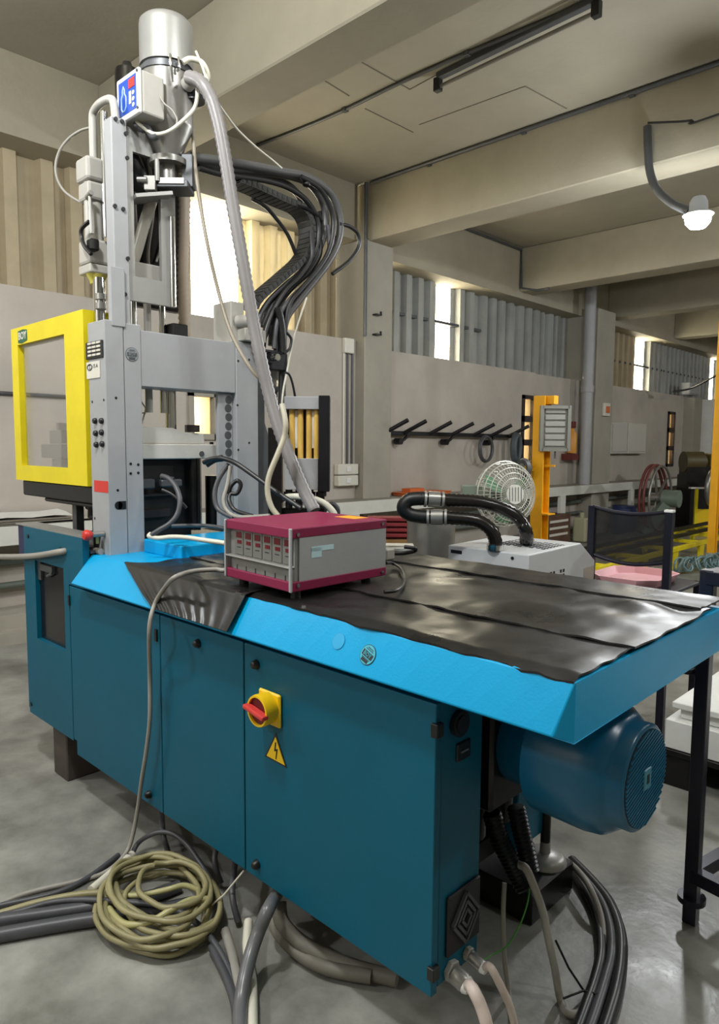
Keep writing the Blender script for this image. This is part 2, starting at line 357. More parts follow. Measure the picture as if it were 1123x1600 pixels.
# wall rail with seven angled pegs
t = thing('coat_rail', 'black wall rail with angled pegs under the far window', 'rail', (-6.25,8.5,1.78))
obj('rail', MB().box(-6.24,-6.19,6.96,10.0,1.755,1.81), M_blackm, t, 0.006)
for yy in (6.98,7.35,7.9,8.42,8.95,9.42,9.92):
    obj('peg', MB().cyl((-6.2,yy-0.1,1.785), (-5.92,yy+0.02,1.945), 0.028, n=10), M_blackm, t)
for yy in (7.2,8.2,9.25):
    obj('bracket', MB().tube(smooth([(-6.2,yy+0.15,1.77),(-6.2,yy+0.05,1.70),(-6.19,yy-0.04,1.68)],5), 0.022, 8).cyl((-6.26,yy-0.05,1.675),(-6.16,yy-0.05,1.675),0.045,n=12), M_blackm, t)
def hang_loop(name, label, c, ry, rz, m, n, r):
    mb = MB()
    for k in range(n):
        mb.tube([(c[0]+0.02*k, c[1]+ry*(1-0.06*k)*math.sin(2*PI*i/28), c[2]+rz*(1-0.05*k)*math.cos(2*PI*i/28)) for i in range(28)], r, 8, closed=True)
    obj(name, mb, m, label=label, cat='hose')
hang_loop('hose_loop', 'thin grey hose loop hanging from the wall rail, beside the thick coil', (-6.12,9.05,1.58), 0.17, 0.19, M_cable_d, 2, 0.02)
hang_loop('hose_loop', 'thick dark hose coil hanging at the end of the wall rail', (-6.1,9.85,1.60), 0.09, 0.22, mat('slate_hose', srgb(72,80,84), 0.5), 3, 0.035)
# bench along the wall
t = thing('wall_bench', 'long white steel bench running under the windows along the wall', 'bench', (-6.1,8,0))
M_benchw = mat('dusty_white_paint', srgb(214,214,206), 0.5, var=0.05, scale=3)
obj('bench_top', MB().box(-6.29,-5.92,-3.9,20,0.925,0.95), mat('grey_bench_board', srgb(140,136,126), 0.5, var=0.15, scale=3), t)
obj('fascia', MB().box(-5.955,-5.915,-3.9,20,0.79,0.945), M_benchw, t, 0.004)
for yy in [6.025,11.095,13.908] + [-1.5, 16.8, 1.2]:
    obj('leg', MB().box(-5.97,-5.90,yy-0.08,yy+0.08,0,0.80), M_benchw, t, 0.004)
for zz, xx, r_ in ((0.62,-6.22,0.035),(0.42,-6.2,0.03),(0.14,-6.15,0.05)):
    o = obj('wall_pipe', MB().cyl((xx,-3.9,zz),(xx,19.9,zz),r_,n=10), mat('green_grey_pipe', srgb(96,104,96), 0.45), label={0.62:'highest pipe along the wall below the white bench',0.42:'middle pipe along the wall below the white bench',0.14:'thick pipe near the floor below the white bench'}[zz], cat='pipe')
obj('floor_kerb', MB().box(-6.29,-5.85,-3.9,6.3,0,0.10).box(-6.29,-5.97,-3.9,6.3,0.10,0.22), M_wall, label='low concrete kerb on the floor below the white bench at left', cat='kerb')
for k, (y0, y1, z, dx, c_) in enumerate([(0.6,2.35,0.951,0.0,(150,144,134)),(0.9,2.9,0.966,0.03,(176,170,158)),(1.0,2.6,0.981,0.06,(120,112,104))]):
    obj('board', MB().box(-6.27+dx,-5.93+dx*0.5,y0,y1,z,z+0.014), mat('bench_board', srgb(*c_), 0.6, var=0.1), None, 0.002,
        label=['pale grey board lying lowest on the bench behind the yellow guard','pale board in the middle of the small stack on the bench','dark board topmost of the stack on the bench behind the guard'][k], cat='board', group='boards on the bench')
obj('plastic_sheet', MB().add([( -6.25+0.02*math.sin(i*2.1)+ (0.16*j), 1.2+0.18*i, 0.997+0.045*abs(math.sin(i*1.7+j))*(1-j*0.3)) for j in range(3) for i in range(9)], [(j*9+i,j*9+i+1,j*9+9+i+1,j*9+9+i) for j in range(2) for i in range(8)], True), M_white, label='crumpled white plastic sheet on the boards behind the yellow guard', cat='sheet')
cable([(-6.28,-1,2.02),(-6.28,1,2.03),(-6.28,2.4,2.02),(-6.28,3.05,2.02)], 0.016, M_dgrey, 'thin dark conduit along the wall behind the yellow guard', 'conduit', 'conduit')
t = thing('junction_box', 'pale square switch plate on the far pillar', 'box', (-6.0,12.7,2.3))
obj('cover', MB().box(-6.0,-5.95,12.62,12.86,2.2,2.44), M_label, t, 0.008); obj('switch', MB().box(-5.95,-5.93,12.68,12.8,2.26,2.38), mat('orange_rocker', srgb(206,110,60), 0.5), t)

# ------------------------------------------------------------------ the moulding machine
mc = thing('injection_moulding_machine', 'large blue and grey upright injection moulding machine with yellow guard and wide black-topped base', 'machine', (-2.0,1.8,0))
YD = 1.346
# base cabinet
bb = MB().box(-3.58,-1.08,1.40,1.552,0.25,0.985).box(-3.58,-1.50,1.5525,2.2,0.25,0.985)
obj('cabinet_body', bb, M_oil, mc)
ep = obj('end_panel', MB().box(-1.075,-1.04,1.376,1.555,0.212,0.985), M_teal, mc, 0.003)
FG = MB(); gc = (-1.04,1.474,0.37)
gy0, gy1, gz0, gz1 = 1.405, 1.550, 0.278, 0.445
FG.box(-1.041,-1.030,gy0,gy1,gz0,gz1)
fg = obj('fan_grille', FG, M_black, ep, 0.004)
gl = MB()
cy, cz = (gy0+gy1)/2, (gz0+gz1)/2
for k, s_ in enumerate((0.022,0.042,0.062)):
    sq = [(cy+s_*0.92*math.cos(a), cz+s_*1.12*math.sin(a)) for a in [PI/4+PI/2*i+PI/4 for i in range(4)]]
    for i in range(4): 
        a, c = sq[i], sq[(i+1)%4]; gl.bar((-1.026,a[0],a[1]), (-1.026,c[0],c[1]), 0.008, 0.009, up=(1,0,0))
obj('grille_slat', gl, M_dgrey, ep)
obj('socket', MB().cyl((-1.042,1.44,0.90),(-1.025,1.44,0.90),0.034,n=18).cyl((-1.03,1.44,0.90),(-1.02,1.44,0.90),0.024,n=18), M_black, ep)
obj('label_plate', MB().box(-1.041,-1.034,1.435,1.495,0.795,0.845), M_black, ep, 0.003)
obj('latch_bar', MB().box(-1.036,-1.031,1.45,1.48,0.818,0.823), M_steel, ep)
# front doors
def door(x0, x1, z0, z1, notch=None):
    poly = [(x0,z0),(x1,z0),(x1,z1),(x0,z1)] if not notch else [(x0+notch[0],z0),(x1,z0),(x1,z1),(x0,z1),(x0,z0+notch[1]),(x0+notch[0],z0+notch[1])]
    return obj('door', MB().prism(poly, 'y', YD, YD+0.024), M_teal, mc, 0.003, seg=2)
d1 = door(-3.098,-2.332,0.203,0.973,(0.03,0.065)); d2 = door(-2.327,-1.818,0.203,0.973); d3 = door(-1.812,-1.036,0.203,0.973)
def lock(x, z, d):
    obj('lock', MB().lathe([(0,0.02),(0.008,0.02),(0.012,0.016),(0.016,0.004),(0.016,0)], (x,YD,z), (0,-1,0), 16), M_black, d)
for px in [(-2.073,1.346,0.918)]: lock(px[0], px[2], d2)
for px in [(-1.747,1.346,0.916),(-1.75,1.346,0.253)]: lock(px[0], px[2], d3)
for px in [(-2.427,1.346,0.246)]: lock(px[0], px[2], d1)
for px in [(-1.041,1.346,0.907),(-1.04,1.346,0.27)]:
    obj('hinge', MB().box(px[0]-0.006,px[0]+0.016,YD-0.008,YD+0.02,px[2]-0.018,px[2]+0.018), M_black, d3, 0.002)
obj('hinge', MB().box(-3.104,-3.09,YD-0.006,YD+0.01,0.885,0.93), M_black, d1); obj('hinge', MB().box(-2.36,-2.345,YD-0.006,YD+0.01,0.87,0.915), M_black, d1)
# rotary main switch and warning triangle on the third door
sx, sy, sz = (-1.674,1.346,0.798)
obj('switch_plate', MB().box(sx-0.052,sx+0.052,YD-0.012,YD,sz-0.055,sz+0.05), mat('switch_yellow', srgb(240,196,14), 0.4), d3, 0.005)
sw = obj('main_switch', MB().lathe([(0.048,0.008),(0.050,0.050),(0.048,0.058),(0.042,0.058),(0.042,0.046),(0.0,0.042)], (sx,YD,sz), (0,-1,0), 28), bpy.data.materials['switch_yellow'], d3, label='yellow rotary switch with red handle')
obj('switch_disc', MB().cyl((sx,YD-0.044,sz),(sx,YD-0.050,sz),0.042,n=24), mat('dark_red_disc', srgb(96,14,16), 0.4), d3)
ang = math.radians(10)
R_ = Matrix.Rotation(ang, 3, 'Y')
obj('switch_handle', MB().obox((sx,YD-0.062,sz),(0.100,0.028,0.015),R_), mat('switch_red', srgb(206,62,58), 0.35), d3, 0.005, seg=2)
tx, ty, tz = (-1.653,1.346,0.665)
obj('warning_border', MB().prism([(tx-0.054,tz-0.036),(tx+0.054,tz-0.040),(tx,tz+0.056)],'y',YD-0.0012,YD), M_black, d3)
obj('warning_sign', MB().prism([(tx-0.044,tz-0.031),(tx+0.044,tz-0.034),(tx,tz+0.043)],'y',YD-0.0022,YD), bpy.data.materials['switch_yellow'], d3, label='yellow high-voltage warning triangle')
obj('bolt_symbol', MB().prism([(tx-0.001,tz+0.026),(tx+0.004,tz+0.026),(tx+0.001,tz+0.004),(tx+0.011,tz+0.008),(tx+0.004,tz-0.028),(tx+0.001,tz-0.026),(tx+0.004,tz-0.001),(tx-0.006,tz-0.004)],'y',YD-0.0032,YD), M_black, d3)
# left side panel with window recess
lp = MB()
wx0, wz0, wx1, wz1 = -3.475, 0.66, -3.155, 1.045
lp.box(-3.6,wx0,YD,YD+0.03,0.258,1.2).box(wx1,-3.102,YD,YD+0.03,0.258,1.2).box(wx0,wx1,YD,YD+0.03,0.258,wz0).box(wx0,wx1,YD,YD+0.03,wz1,1.2)
lp.box(-3.102,-2.955,YD,YD+0.03,0.98,1.2)
pnl = obj('side_panel', lp, M_teal, mc)
obj('inspection_recess', MB().box(wx0-0.01,wx1+0.01,YD+0.022,YD+0.04,wz0-0.01,wz1+0.01), mat('dark_glossy_recess', srgb(26,26,30), 0.18), mc)
obj('recess_bracket', MB().box(-3.43,-3.30,YD+0.008,YD+0.022,1.0,1.03).cyl((-3.36,YD+0.012,0.98),(-3.30,YD+0.012,1.0),0.008).box(-3.475,-3.44,YD+0.012,YD+0.022,0.95,1.045), M_dgrey, mc)
obj('edge_strip', MB().box(-3.70,-3.601,YD+0.012,YD+0.05,1.03,1.199), M_navy, mc)
obj('edge_skirt', MB().box(-3.64,-3.601,YD+0.012,YD+0.05,0.27,1.028), M_teal, mc)
obj('panel_cap', MB().box(-3.70,-2.955,YD+0.001,YD+0.10,1.2,1.206), M_alu, mc)
for px in [(-3.544,1.346,1.154),(-3.174,1.346,1.13),(-3.579,1.346,0.304)]: obj('screw', MB().cyl((px[0],YD-0.004,px[2]),(px[0],YD+0.002,px[2]),0.010,n=10), M_black, pnl)
obj('rear_body', MB().box(-3.69,-2.95,1.40,2.2,0.27,1.13), M_oil, mc)
obj('deck_plate', MB().box(-3.66,-2.95,1.38,2.2,1.13,1.142), M_dgrey, mc)
# hood: bevelled blue sheet-metal top
def hood_loop(x, yt): return [(x,1.29 if yt>1.35 else 1.283,1.012),(x,yt,1.125),(x,2.235,1.137),(x,2.30,1.09),(x,2.30,1.03),(x,2.27,1.008),(x,1.325,0.992)]
hr = hood_loop(-0.66,1.318); hr[0] = (-0.69,1.283,1.012)
hl_ = hood_loop(-2.955,1.385); NS = 32; lps = [[Vector(a).lerp(Vector(c), k/NS) for a, c in zip(hl_, hr)] for k in range(NS+1)]
h = MB().add([v for lp_ in lps for v in lp_], [tuple(range(6,-1,-1)), tuple(NS*7+i for i in range(7))]+[(k*7+i, k*7+(i+1)%7, (k+1)*7+(i+1)%7, (k+1)*7+i) for k in range(NS) for i in range(7)])
hood = obj('hood', h, M_blue, mc, 0.004, seg=2, label='bright cyan bevelled top cover')
# stickers on the bevel
def on_bevel(px, py):
    """point of the bevel plane under the sticker centre"""
    return None
bn = Vector((0, -0.113, 0.075)).normalized()
bu = Vector((0, 0.075, 0.113)).normalized()
M_stk = mat('sticker_teal', srgb(70,176,196), 0.4)
def round_sticker(c, r_, par, m1, m2, xd, yd, faint=False):
    c = Vector(c); nz = Vector(xd).cross(Vector(yd)).normalized()
    obj('sticker', MB().cyl(c, c+nz*0.0012, r_, n=28), m2, par)
    obj('sticker_face', MB().cyl(c, c+nz*0.0018, r_*0.94, n=28), m1, par)
    if faint: return
    xd = Vector(xd).normalized(); yd = Vector(yd).normalized(); Rm = Matrix((xd, yd, nz)).transposed()
    obj('sticker_band', MB().obox(c+nz*0.0015, (r_*1.5, r_*0.55, 0.002), Rm).obox(c+nz*0.0015-yd*r_*0.62, (r_*0.95, r_*0.32, 0.002), Rm).obox(c+nz*0.0015+yd*r_*0.64, (r_*0.8, r_*0.07, 0.002), Rm).obox(c+nz*0.0015+yd*r_*0.48, (r_*1.1, r_*0.06, 0.002), Rm).obox(c+nz*0.0015-yd*r_*0.40, (r_*1.2, r_*0.05, 0.002), Rm), m2, par)
    text('BOY', r_*0.56, c+nz*0.0028, xd, yd, m1, par, 'sticker_lettering')
def bev_pt(x, t, lift=0.002):
    yl = 1.29 + (1.283-1.29)*(x+2.955)/2.295; yt = 1.385+(1.318-1.385)*(x+2.955)/2.295
    a = Vector((x, yl, 1.012)); c = Vector((x, yt, 1.125)); return a.lerp(c, t)+bn*lift
def bev_frame(x, rot):
    tx_ = (bev_pt(x+0.1, 0.5, 0)-bev_pt(x-0.1, 0.5, 0)).normalized(); ty_ = (bev_pt(x, 1, 0)-bev_pt(x, 0, 0)); nz_ = tx_.cross(ty_).normalized(); ty_ = nz_.cross(tx_)
    return tx_*math.cos(rot)+ty_*math.sin(rot), ty_*math.cos(rot)-tx_*math.sin(rot)
XST, XFD = -1.23, -1.346
round_sticker(bev_pt(XST, 0.46, 0.0008), 0.027, hood, M_stk, M_ink, *bev_frame(XST, -0.35))
round_sticker(bev_pt(XFD, 0.56, 0.0006), 0.023, hood, mat('faded_sticker', (0.012,0.355,0.66,1), 0.5), mat('faded_edge', (0.004,0.29,0.56,1), 0.45), *bev_frame(XFD, 0.0), True)
obj('riser_box', MB().box(-2.86,-2.55,1.58,2.2,1.126,1.186), M_blue, mc, 0.006, seg=2)
# feet and plinth blocks
obj('foot_pad', MB().lathe([(0.0,0.20),(0.018,0.20),(0.02,0.16),(0.06,0.155),(0.075,0.14),(0.078,0.125),(0.0,0.125)], (-1.215,2.235,-0.015), n=24), M_alu, mc, label='round levelling foot')
obj('foot_stem', MB().cyl((-1.215,2.235,0.165),(-1.215,2.235,0.5),0.018), M_oil, mc)
obj('foot_bracket', MB().prism([(2.05,0.22),(2.28,0.22),(2.30,0.36),(2.22,0.52),(2.05,0.52)], 'x', -1.42, -1.22), M_teal, mc, 0.004)
obj('foot_block', MB().box(-1.42,-1.14,2.02,2.31,0.0,0.11), M_oil, mc, 0.005)
obj('foot_block', MB().box(-3.40,-3.25,1.375,1.62,0.0,0.262), mat('rusty_block', srgb(70,62,56), 0.6, var=0.2, scale=9), mc, 0.006)
obj('foot_block', MB().box(-1.75,-1.55,1.65,1.95,0.0,0.25), M_oil, mc, 0.006)
obj('lower_frame', MB().box(-3.5,-1.3,1.60,1.68,0.19,0.26).box(-3.5,-1.3,2.05,2.13,0.19,0.26).box(-1.48,-1.3,1.68,2.05,0.19,0.26), M_oil, mc)
# motor under the hood end
MY, MZ = 1.76, 0.765
mo = obj('motor', MB().lathe([(0.0,-0.02),(0.11,-0.02),(0.125,0.0),(0.128,0.09),(0.172,0.10),(0.176,0.24),(0.170,0.285),(0.148,0.315),(0.138,0.325),(0.138,0.355),(0.130,0.362),(0.0,0.362)], (-1.045,MY,MZ), (1,0,0), 40), mat('motor_blue', (0.005,0.10,0.19,1), 0.28), mc, label='blue round electric motor with slotted fan cover')
gr = MB()
for k in range(-11, 12):
    zz = k*0.0108; half = math.sqrt(max(0, 0.124**2-zz*zz))
    if half > 0.02:
        dv = Vector((0,math.cos(0.30),math.sin(0.30))); nv = Vector((0,-math.sin(0.30),math.cos(0.30))); c = Vector((-0.681,MY,MZ))+nv*zz
        gr.bar(c-dv*half, c+dv*half, 0.004, 0.006, up=(1,0,0))
obj('fan_cover_disc', MB().cyl((-0.684,MY,MZ),(-0.6815,MY,MZ),0.126,n=36), M_black, mo)
obj('fan_cover_slat', gr, bpy.data.materials['motor_blue'], mo)
obj('motor_badge', MB().box(-0.681,-0.676,MY-0.022,MY+0.022,MZ-0.028,MZ+0.028), mat('badge_blue', srgb(60,130,150), 0.4), mo, 0.003)
obj('badge_mark', MB().box(-0.676,-0.6752,MY-0.007,MY+0.007,MZ-0.012,MZ+0.012), M_black, mo)
obj('pump_housing', MB().box(-1.36,-1.05,1.62,1.90,0.58,0.95).cyl((-1.20,1.70,0.44),(-1.20,1.70,0.66),0.07,n=18).cyl((-1.16,1.82,0.46),(-1.16,1.82,0.66),0.05,n=18), M_oil, mc, 0.01)
obj('terminal_box', MB().box(-1.0,-0.86,1.70,1.84,0.90,0.985), bpy.data.materials['motor_blue'], mc, 0.006)

# ---- upright C-frame
CX0, CX1, CY0, CY1, CT = -3.03, -2.876, 1.43, 1.597, 2.123
c1 = obj('front_column', MB().box(CX0,CX1,CY0,1.515,1.12,CT).box(CX0,CX1-0.001,1.518,CY1,1.12,CT-0.004), M_grey, mc, 0.003)
def hole(x, z, par, r_=0.006, axis='x', y=None):
    if axis == 'y': obj('screw_hole', MB().cyl((x,CY0-0.0008,z),(x,CY0+0.003,z),r_,n=10), M_black, par)
    else: obj('screw_hole', MB().cyl((CX1-0.003,x,z),(CX1+0.0008,x,z),r_,n=10), M_black, par)
for q in [(1.475,1.799),(1.473,1.405),(1.535,1.476),(1.572,1.514),(1.536,1.518),(1.571,1.478),(1.538,1.106)]: hole(q[0], q[1], c1)
for q in [(-3.003,1.785),(-3.008,1.276),(-2.896,1.789)]: hole(q[0], q[1], c1, axis='y')
sl = [(1.463,1.339),(1.51,1.337)]
obj('cable_slot', MB().box(CX1-0.003,CX1+0.0008,sl[0][0]+0.012,sl[1][0],sl[0][1]-0.018,sl[0][1]+0.018).cyl((CX1-0.003,sl[0][0]+0.012,sl[0][1]),(CX1+0.0008,sl[0][0]+0.012,sl[0][1]),0.018,n=16), M_black, c1)
for q in [(-2.972,1.702),(-2.913,1.701),(-2.969,1.649),(-2.915,1.652),(-2.966,1.6),(-2.912,1.603)]:
    obj('push_button', MB().lathe([(0.0,0.014),(0.009,0.014),(0.012,0.010),(0.013,0.006),(0.013,0)], (q[0],CY0,q[1]), (0,-1,0), 12), M_black, c1)
vg = [(-3.043,2.035),(-2.886,1.975)]
vx0, vx1 = vg[0][0], vg[1][0]; vz = 2.003
pl_ = obj('button_panel', MB().box(vx0,vx1,CY0-0.006,CY0,vz-0.037,vz+0.037), M_black, c1, 0.003)
for i in range(3):
    for j in range(4):
        xx = vx0+0.03+i*(vx1-vx0-0.035)/3; zz = vz-0.026+j*0.0165
        obj('key', MB().box(xx,xx+0.03,CY0-0.011,CY0-0.005,zz,zz+0.009), M_label, c1, 0.001)
lq = [(-3.042,1.955),(-2.92,1.884)]
obj('name_plate', MB().box(lq[0][0],lq[1][0],CY0-0.004,CY0,lq[1][1],lq[0][1]), M_label, c1, 0.001, label='pale type plate')
lx0, lx1 = lq[0][0], lq[1][0]; lzt = lq[0][1]
ov = [(lx0+0.033+0.022*math.cos(2*PI*i/20), CY0-0.0045, lzt-0.022+0.012*math.sin(2*PI*i/20)) for i in range(20)]
obj('oval_emblem', MB().tube(ov, 0.0025, 5, closed=True), M_ink, c1)
text('S', 0.024, (lx0+0.033,CY0-0.0045,lzt-0.022), (1,0,0), (0,0,1), M_ink, c1, 'plate_lettering'); text('15 A', 0.023, (lx0+0.085,CY0-0.0045,lzt-0.020), (1,0,0), (0,0,1), M_ink, c1, 'plate_lettering')
rq = [(-3.005,1.44),(-2.883,1.39)]
obj('red_sticker', MB().box(rq[0][0],CX1-0.001,CY0-0.001,CY0,rq[1][1]+0.005,rq[0][1]+0.005), M_red, c1, label='plain red sticker')
eq = [(-2.921,1.216)][0]
obj('stop_button', MB().lathe([(0.0,0.095),(0.018,0.093),(0.024,0.082),(0.022,0.07),(0.014,0.058),(0.012,0.055)], (eq[0],CY0,eq[1]), (0,-1,0), 18), M_red, c1, label='red mushroom button')
obj('button_stem', MB().cyl((eq[0],CY0,eq[1]),(eq[0],CY0-0.06,eq[1]),0.013,n=14), M_steel, c1); obj('key_tag', MB().box(eq[0]-0.004,eq[0]+0.004,CY0-0.04,CY0-0.028,eq[1]-0.04,eq[1]-0.01), mat('brass', srgb(170,150,90), 0.35, 0.8), c1)
sq_ = (-2.876,1.553,1.989)
M_greys = mat('sticker_grey', srgb(140,146,148), 0.4)
round_sticker((CX1-0.0008, sq_[1], sq_[2]), 0.030, c1, M_greys, mat('sticker_ink', srgb(66,72,76), 0.5), Vector((0,1,0)), Vector((0,0,1)))
obj('cross_beam', MB().box(-3.02,-2.88,CY1,2.10,1.856,2.098), M_grey, mc, 0.003)
rc = obj('rear_column', MB().box(-3.02,-2.875,2.10,2.234,1.12,2.106), M_grey, mc, 0.003)
obj('side_flange', MB().prism([(2.235,1.12),(2.345,1.12),(2.345,1.60),(2.30,1.72),(2.30,2.02),(2.235,2.02)], 'x', -3.0, -2.905), M_dgrey, mc, 0.003)
for q in [(2.113,2.012),(2.107,1.798),(2.109,1.58),(2.176,1.615),(2.179,2.024)]: obj('screw_hole', MB().cyl((-2.878,q[0],q[1]),(-2.8742,q[0],q[1]),0.006,n=10), M_black, rc)
# perforated inner plate of the rear column (faces the camera side)
pp = obj('perforated_plate', MB().box(-2.925,-2.905,2.012,2.099,1.2,1.854), M_grey, mc, 0.002)
for k, py_ in enumerate((625,638,652,666,679,694,707)):
    pass
for q in [(2.076,1.823),(2.072,1.782),(2.075,1.739),(2.074,1.695),(2.07,1.651),(2.073,1.608),(2.073,1.567)]: obj('round_hole', MB().cyl((-2.908,q[0],q[1]),(-2.904,q[0],q[1]),0.020,n=18), M_dgrey, pp)
# upper bracket on top of the rear column
obj('top_bracket', MB().box(-3.05,-2.90,2.09,2.17,2.10,2.30), M_castw, mc, 0.004)
obj('sensor', MB().cyl((-2.90,2.13,2.205),(-2.83,2.16,2.205),0.03,n=14).box(-2.95,-2.84,2.13,2.26,2.11,2.17), M_castw, mc, 0.004)

# ---- injection tower above the beam
tw = obj('tower_channel', MB().box(-2.95,-2.885,1.486,1.557,2.10,2.957), M_grey, mc, 0.004)
for q in [(1.506,2.948),(1.534,2.947),(1.494,2.596),(1.531,2.592),(1.55,2.903),(1.554,2.806),(1.547,2.392),(1.531,2.24)]: obj('screw', MB().cyl((-2.887,q[0],q[1]),(-2.878,q[0],q[1]),0.0085,n=10), M_black, tw)
obj('lower_cover', MB().box(-2.885,-2.872,1.462,1.525,2.10,2.345), M_grey, mc, 0.002)
wy0, wy1, wz0_, wz1_ = 1.592, 1.722, 2.33, 2.85
tp = MB().box(-2.925,-2.905,1.557,wy0,2.225,2.945).box(-2.925,-2.905,wy1,1.795,2.225,2.945).box(-2.925,-2.905,wy0,wy1,2.225,wz0_).box(-2.925,-2.905,wy0,wy1,wz1_,2.945)
obj('tower_plate', tp, M_alu, mc)
obj('tower_rail', MB().cyl((-2.90,1.775,2.225),(-2.90,1.775,2.62),0.014,n=12), M_chrome, mc)
obj('tower_back', MB().box(-3.12,-3.07,1.58,1.925,2.24,2.93), M_oil, mc, 0.004)
obj('feed_block', MB().box(-3.068,-2.98,1.62,1.80,2.33,2.415), M_castw, mc, 0.006)
obj('cable_strands', MB().tube(smooth([(-3.05,1.66,2.9),(-3.04,1.67,2.7),(-3.05,1.68,2.5),(-3.05,1.66,2.42)],6),0.008,6).tube(smooth([(-3.05,1.75,2.9),(-3.05,1.77,2.7),(-3.05,1.74,2.5),(-3.05,1.74,2.42)],6),0.008,6).tube(smooth([(-3.05,1.80,2.85),(-3.05,1.82,2.6),(-3.05,1.78,2.45)],6),0.006,6), M_cable_g, mc)
obj('feed_tube', MB().tube(smooth([(-2.96,1.725,2.78),(-2.965,1.715,2.70),(-3.0,1.69,2.58),(-3.03,1.665,2.46),(-3.04,1.65,2.42)],8), 0.026, 14), mat('frosted_tube', srgb(206,200,186), 0.3, trans=0.2), mc)
obj('dark_duct', MB().tube(smooth([(-2.99,1.60,2.90),(-2.99,1.62,2.86),(-3.0,1.66,2.80),(-3.03,1.69,2.76)],6), 0.045, 14), M_black, mc)
# heater ladder / chains under the tower
for dy in (1.63, 1.70, 1.775): obj('tie_rod', MB().cyl((-3.0,dy,1.75),(-3.0,dy,2.24),0.017,n=14), M_chrome if dy != 1.70 else M_castw, mc)
obj('black_block', MB().box(-3.0,-2.93,1.79,1.87,2.09,2.16), M_black, mc, 0.004)
# hydraulic cylinder left of the tower
HX, HY = -3.088, 1.5
cyl = obj('hydraulic_cylinder', MB().lathe([(0.0,2.37),(0.038,2.37),(0.040,2.40),(0.040,2.80),(0.0,2.80)], (HX,HY,0), n=22), M_castw, mc, label='pale upright hydraulic cylinder')
obj('cylinder_head', MB().box(HX-0.060,HX+0.055,HY-0.052,HY+0.05,2.735,2.835), M_castw, mc, 0.014, seg=2)
obj('cylinder_collar', MB().box(HX-0.052,HX+0.05,HY-0.046,HY+0.045,2.655,2.733), M_castw, mc, 0.012, seg=2)
obj('cylinder_base', MB().box(HX-0.055,HX+0.055,HY-0.05,HY+0.05,2.385,2.49), M_castw, mc, 0.012, seg=2)
obj('cylinder_plate', MB().box(HX-0.056,HX+0.056,HY-0.05,HY+0.05,2.345,2.383), M_castw, mc, 0.006, seg=2)
obj('cylinder_gland', MB().lathe([(0.048,2.345),(0.034,2.32),(0.03,2.305),(0.0,2.305)], (HX+0.015,HY,0), n=8), mat('dull_yellow_gland', srgb(196,186,90), 0.4), mc)
obj('cylinder_rod', MB().cyl((HX+0.03,HY,2.12),(HX+0.03,HY,2.33),0.026,n=18), M_chrome, mc)
obj('rod_coil', MB().cyl((HX+0.065,HY-0.01,2.19),(HX+0.065,HY-0.01,2.215),0.024).cyl((HX+0.065,HY-0.01,2.215),(HX+0.065,HY-0.01,2.23),0.017).cyl((HX+0.065,HY-0.01,2.23),(HX+0.065,HY-0.01,2.255),0.024), M_steel, mc)
for zz in (2.40,2.425,2.46): obj('bolt', MB().cyl((HX-0.054,HY-0.02,zz),(HX-0.072,HY-0.02,zz),0.010,n=8), M_steel, mc)
pipe_ = smooth([(HX+0.012,HY,2.83),(HX+0.012,HY,2.96),(HX+0.014,HY,3.015),(HX+0.035,HY,3.035),(HX+0.09,HY,3.045),(HX+0.15,HY+0.01,3.045),(HX+0.175,HY+0.015,3.02),(HX+0.18,HY+0.02,2.93)],6)
obj('hydraulic_pipe', MB().tube(pipe_, 0.017, 14), M_castw, mc)
obj('pipe_spine', MB().cyl((HX+0.075,HY+0.02,2.5),(HX+0.075,HY+0.02,3.02),0.016,n=10), M_chrome, mc)
obj('hydraulic_fitting', MB().tube(smooth([(HX+0.07,HY-0.05,2.66),(HX+0.075,HY-0.05,2.58),(HX+0.08,HY-0.05,2.50)],5),0.007,8), M_steel, mc); obj('fitting_nut', MB().cyl((HX+0.045,HY-0.05,2.655),(HX+0.085,HY-0.05,2.668),0.011), M_steel, mc)
obj('hydraulic_valve', MB().box(HX+0.045,HX+0.09,HY-0.06,HY-0.02,2.43,2.48), M_oil, mc, 0.006)
obj('valve_hose', MB().tube(smooth([(HX+0.07,HY-0.055,2.55),(HX+0.03,HY-0.07,2.525),(HX+0.025,HY-0.07,2.49),(HX+0.05,HY-0.07,2.45),(HX+0.09,HY-0.06,2.41)],6),0.009,8), M_oil, mc)

# ---- yellow guard door
GX0, GX1, GZ0, GZ1 = -3.885, -3.06, 1.415, 2.186
gx0, gx1, gz0_, gz1_ = -3.802, -3.255, 1.491, 2.10
gd = MB().box(GX0,gx0,1.425,1.458,GZ0,GZ1).box(gx1,GX1,1.425,1.57,GZ0,GZ1).box(gx0,gx1,1.425,1.458,GZ0,gz0_).box(gx0,gx1,1.425,1.458,gz1_,GZ1)
gdo = obj('guard_door', gd, M_yellow, mc, label='bright yellow guard door with window')
obj('guard_pane', MB().box(gx0-0.004,gx1+0.004,1.450,1.453,gz0_-0.01,gz1_+0.01), M_glass, gdo)
obj('pane_trim', MB().box(gx0,gx1,1.445,1.450,gz1_-0.012,gz1_), M_castw, gdo)
st = (-3.735,1.425,2.139)
obj('badge', MB().prism([(st[0]-0.055,st[2]-0.030),(st[0]-0.01,st[2]-0.036),(st[0]+0.06,st[2]-0.026),(st[0]+0.06,st[2]+0.026),(st[0]+0.01,st[2]+0.032),(st[0]-0.055,st[2]+0.028)],'y',1.4235,1.425), M_green, gdo)
text('BOY', 0.052, (st[0]+0.002,1.423,st[2]), (1,0,0), (0,0,1), M_label, gdo, 'badge_lettering', bold=0.001)
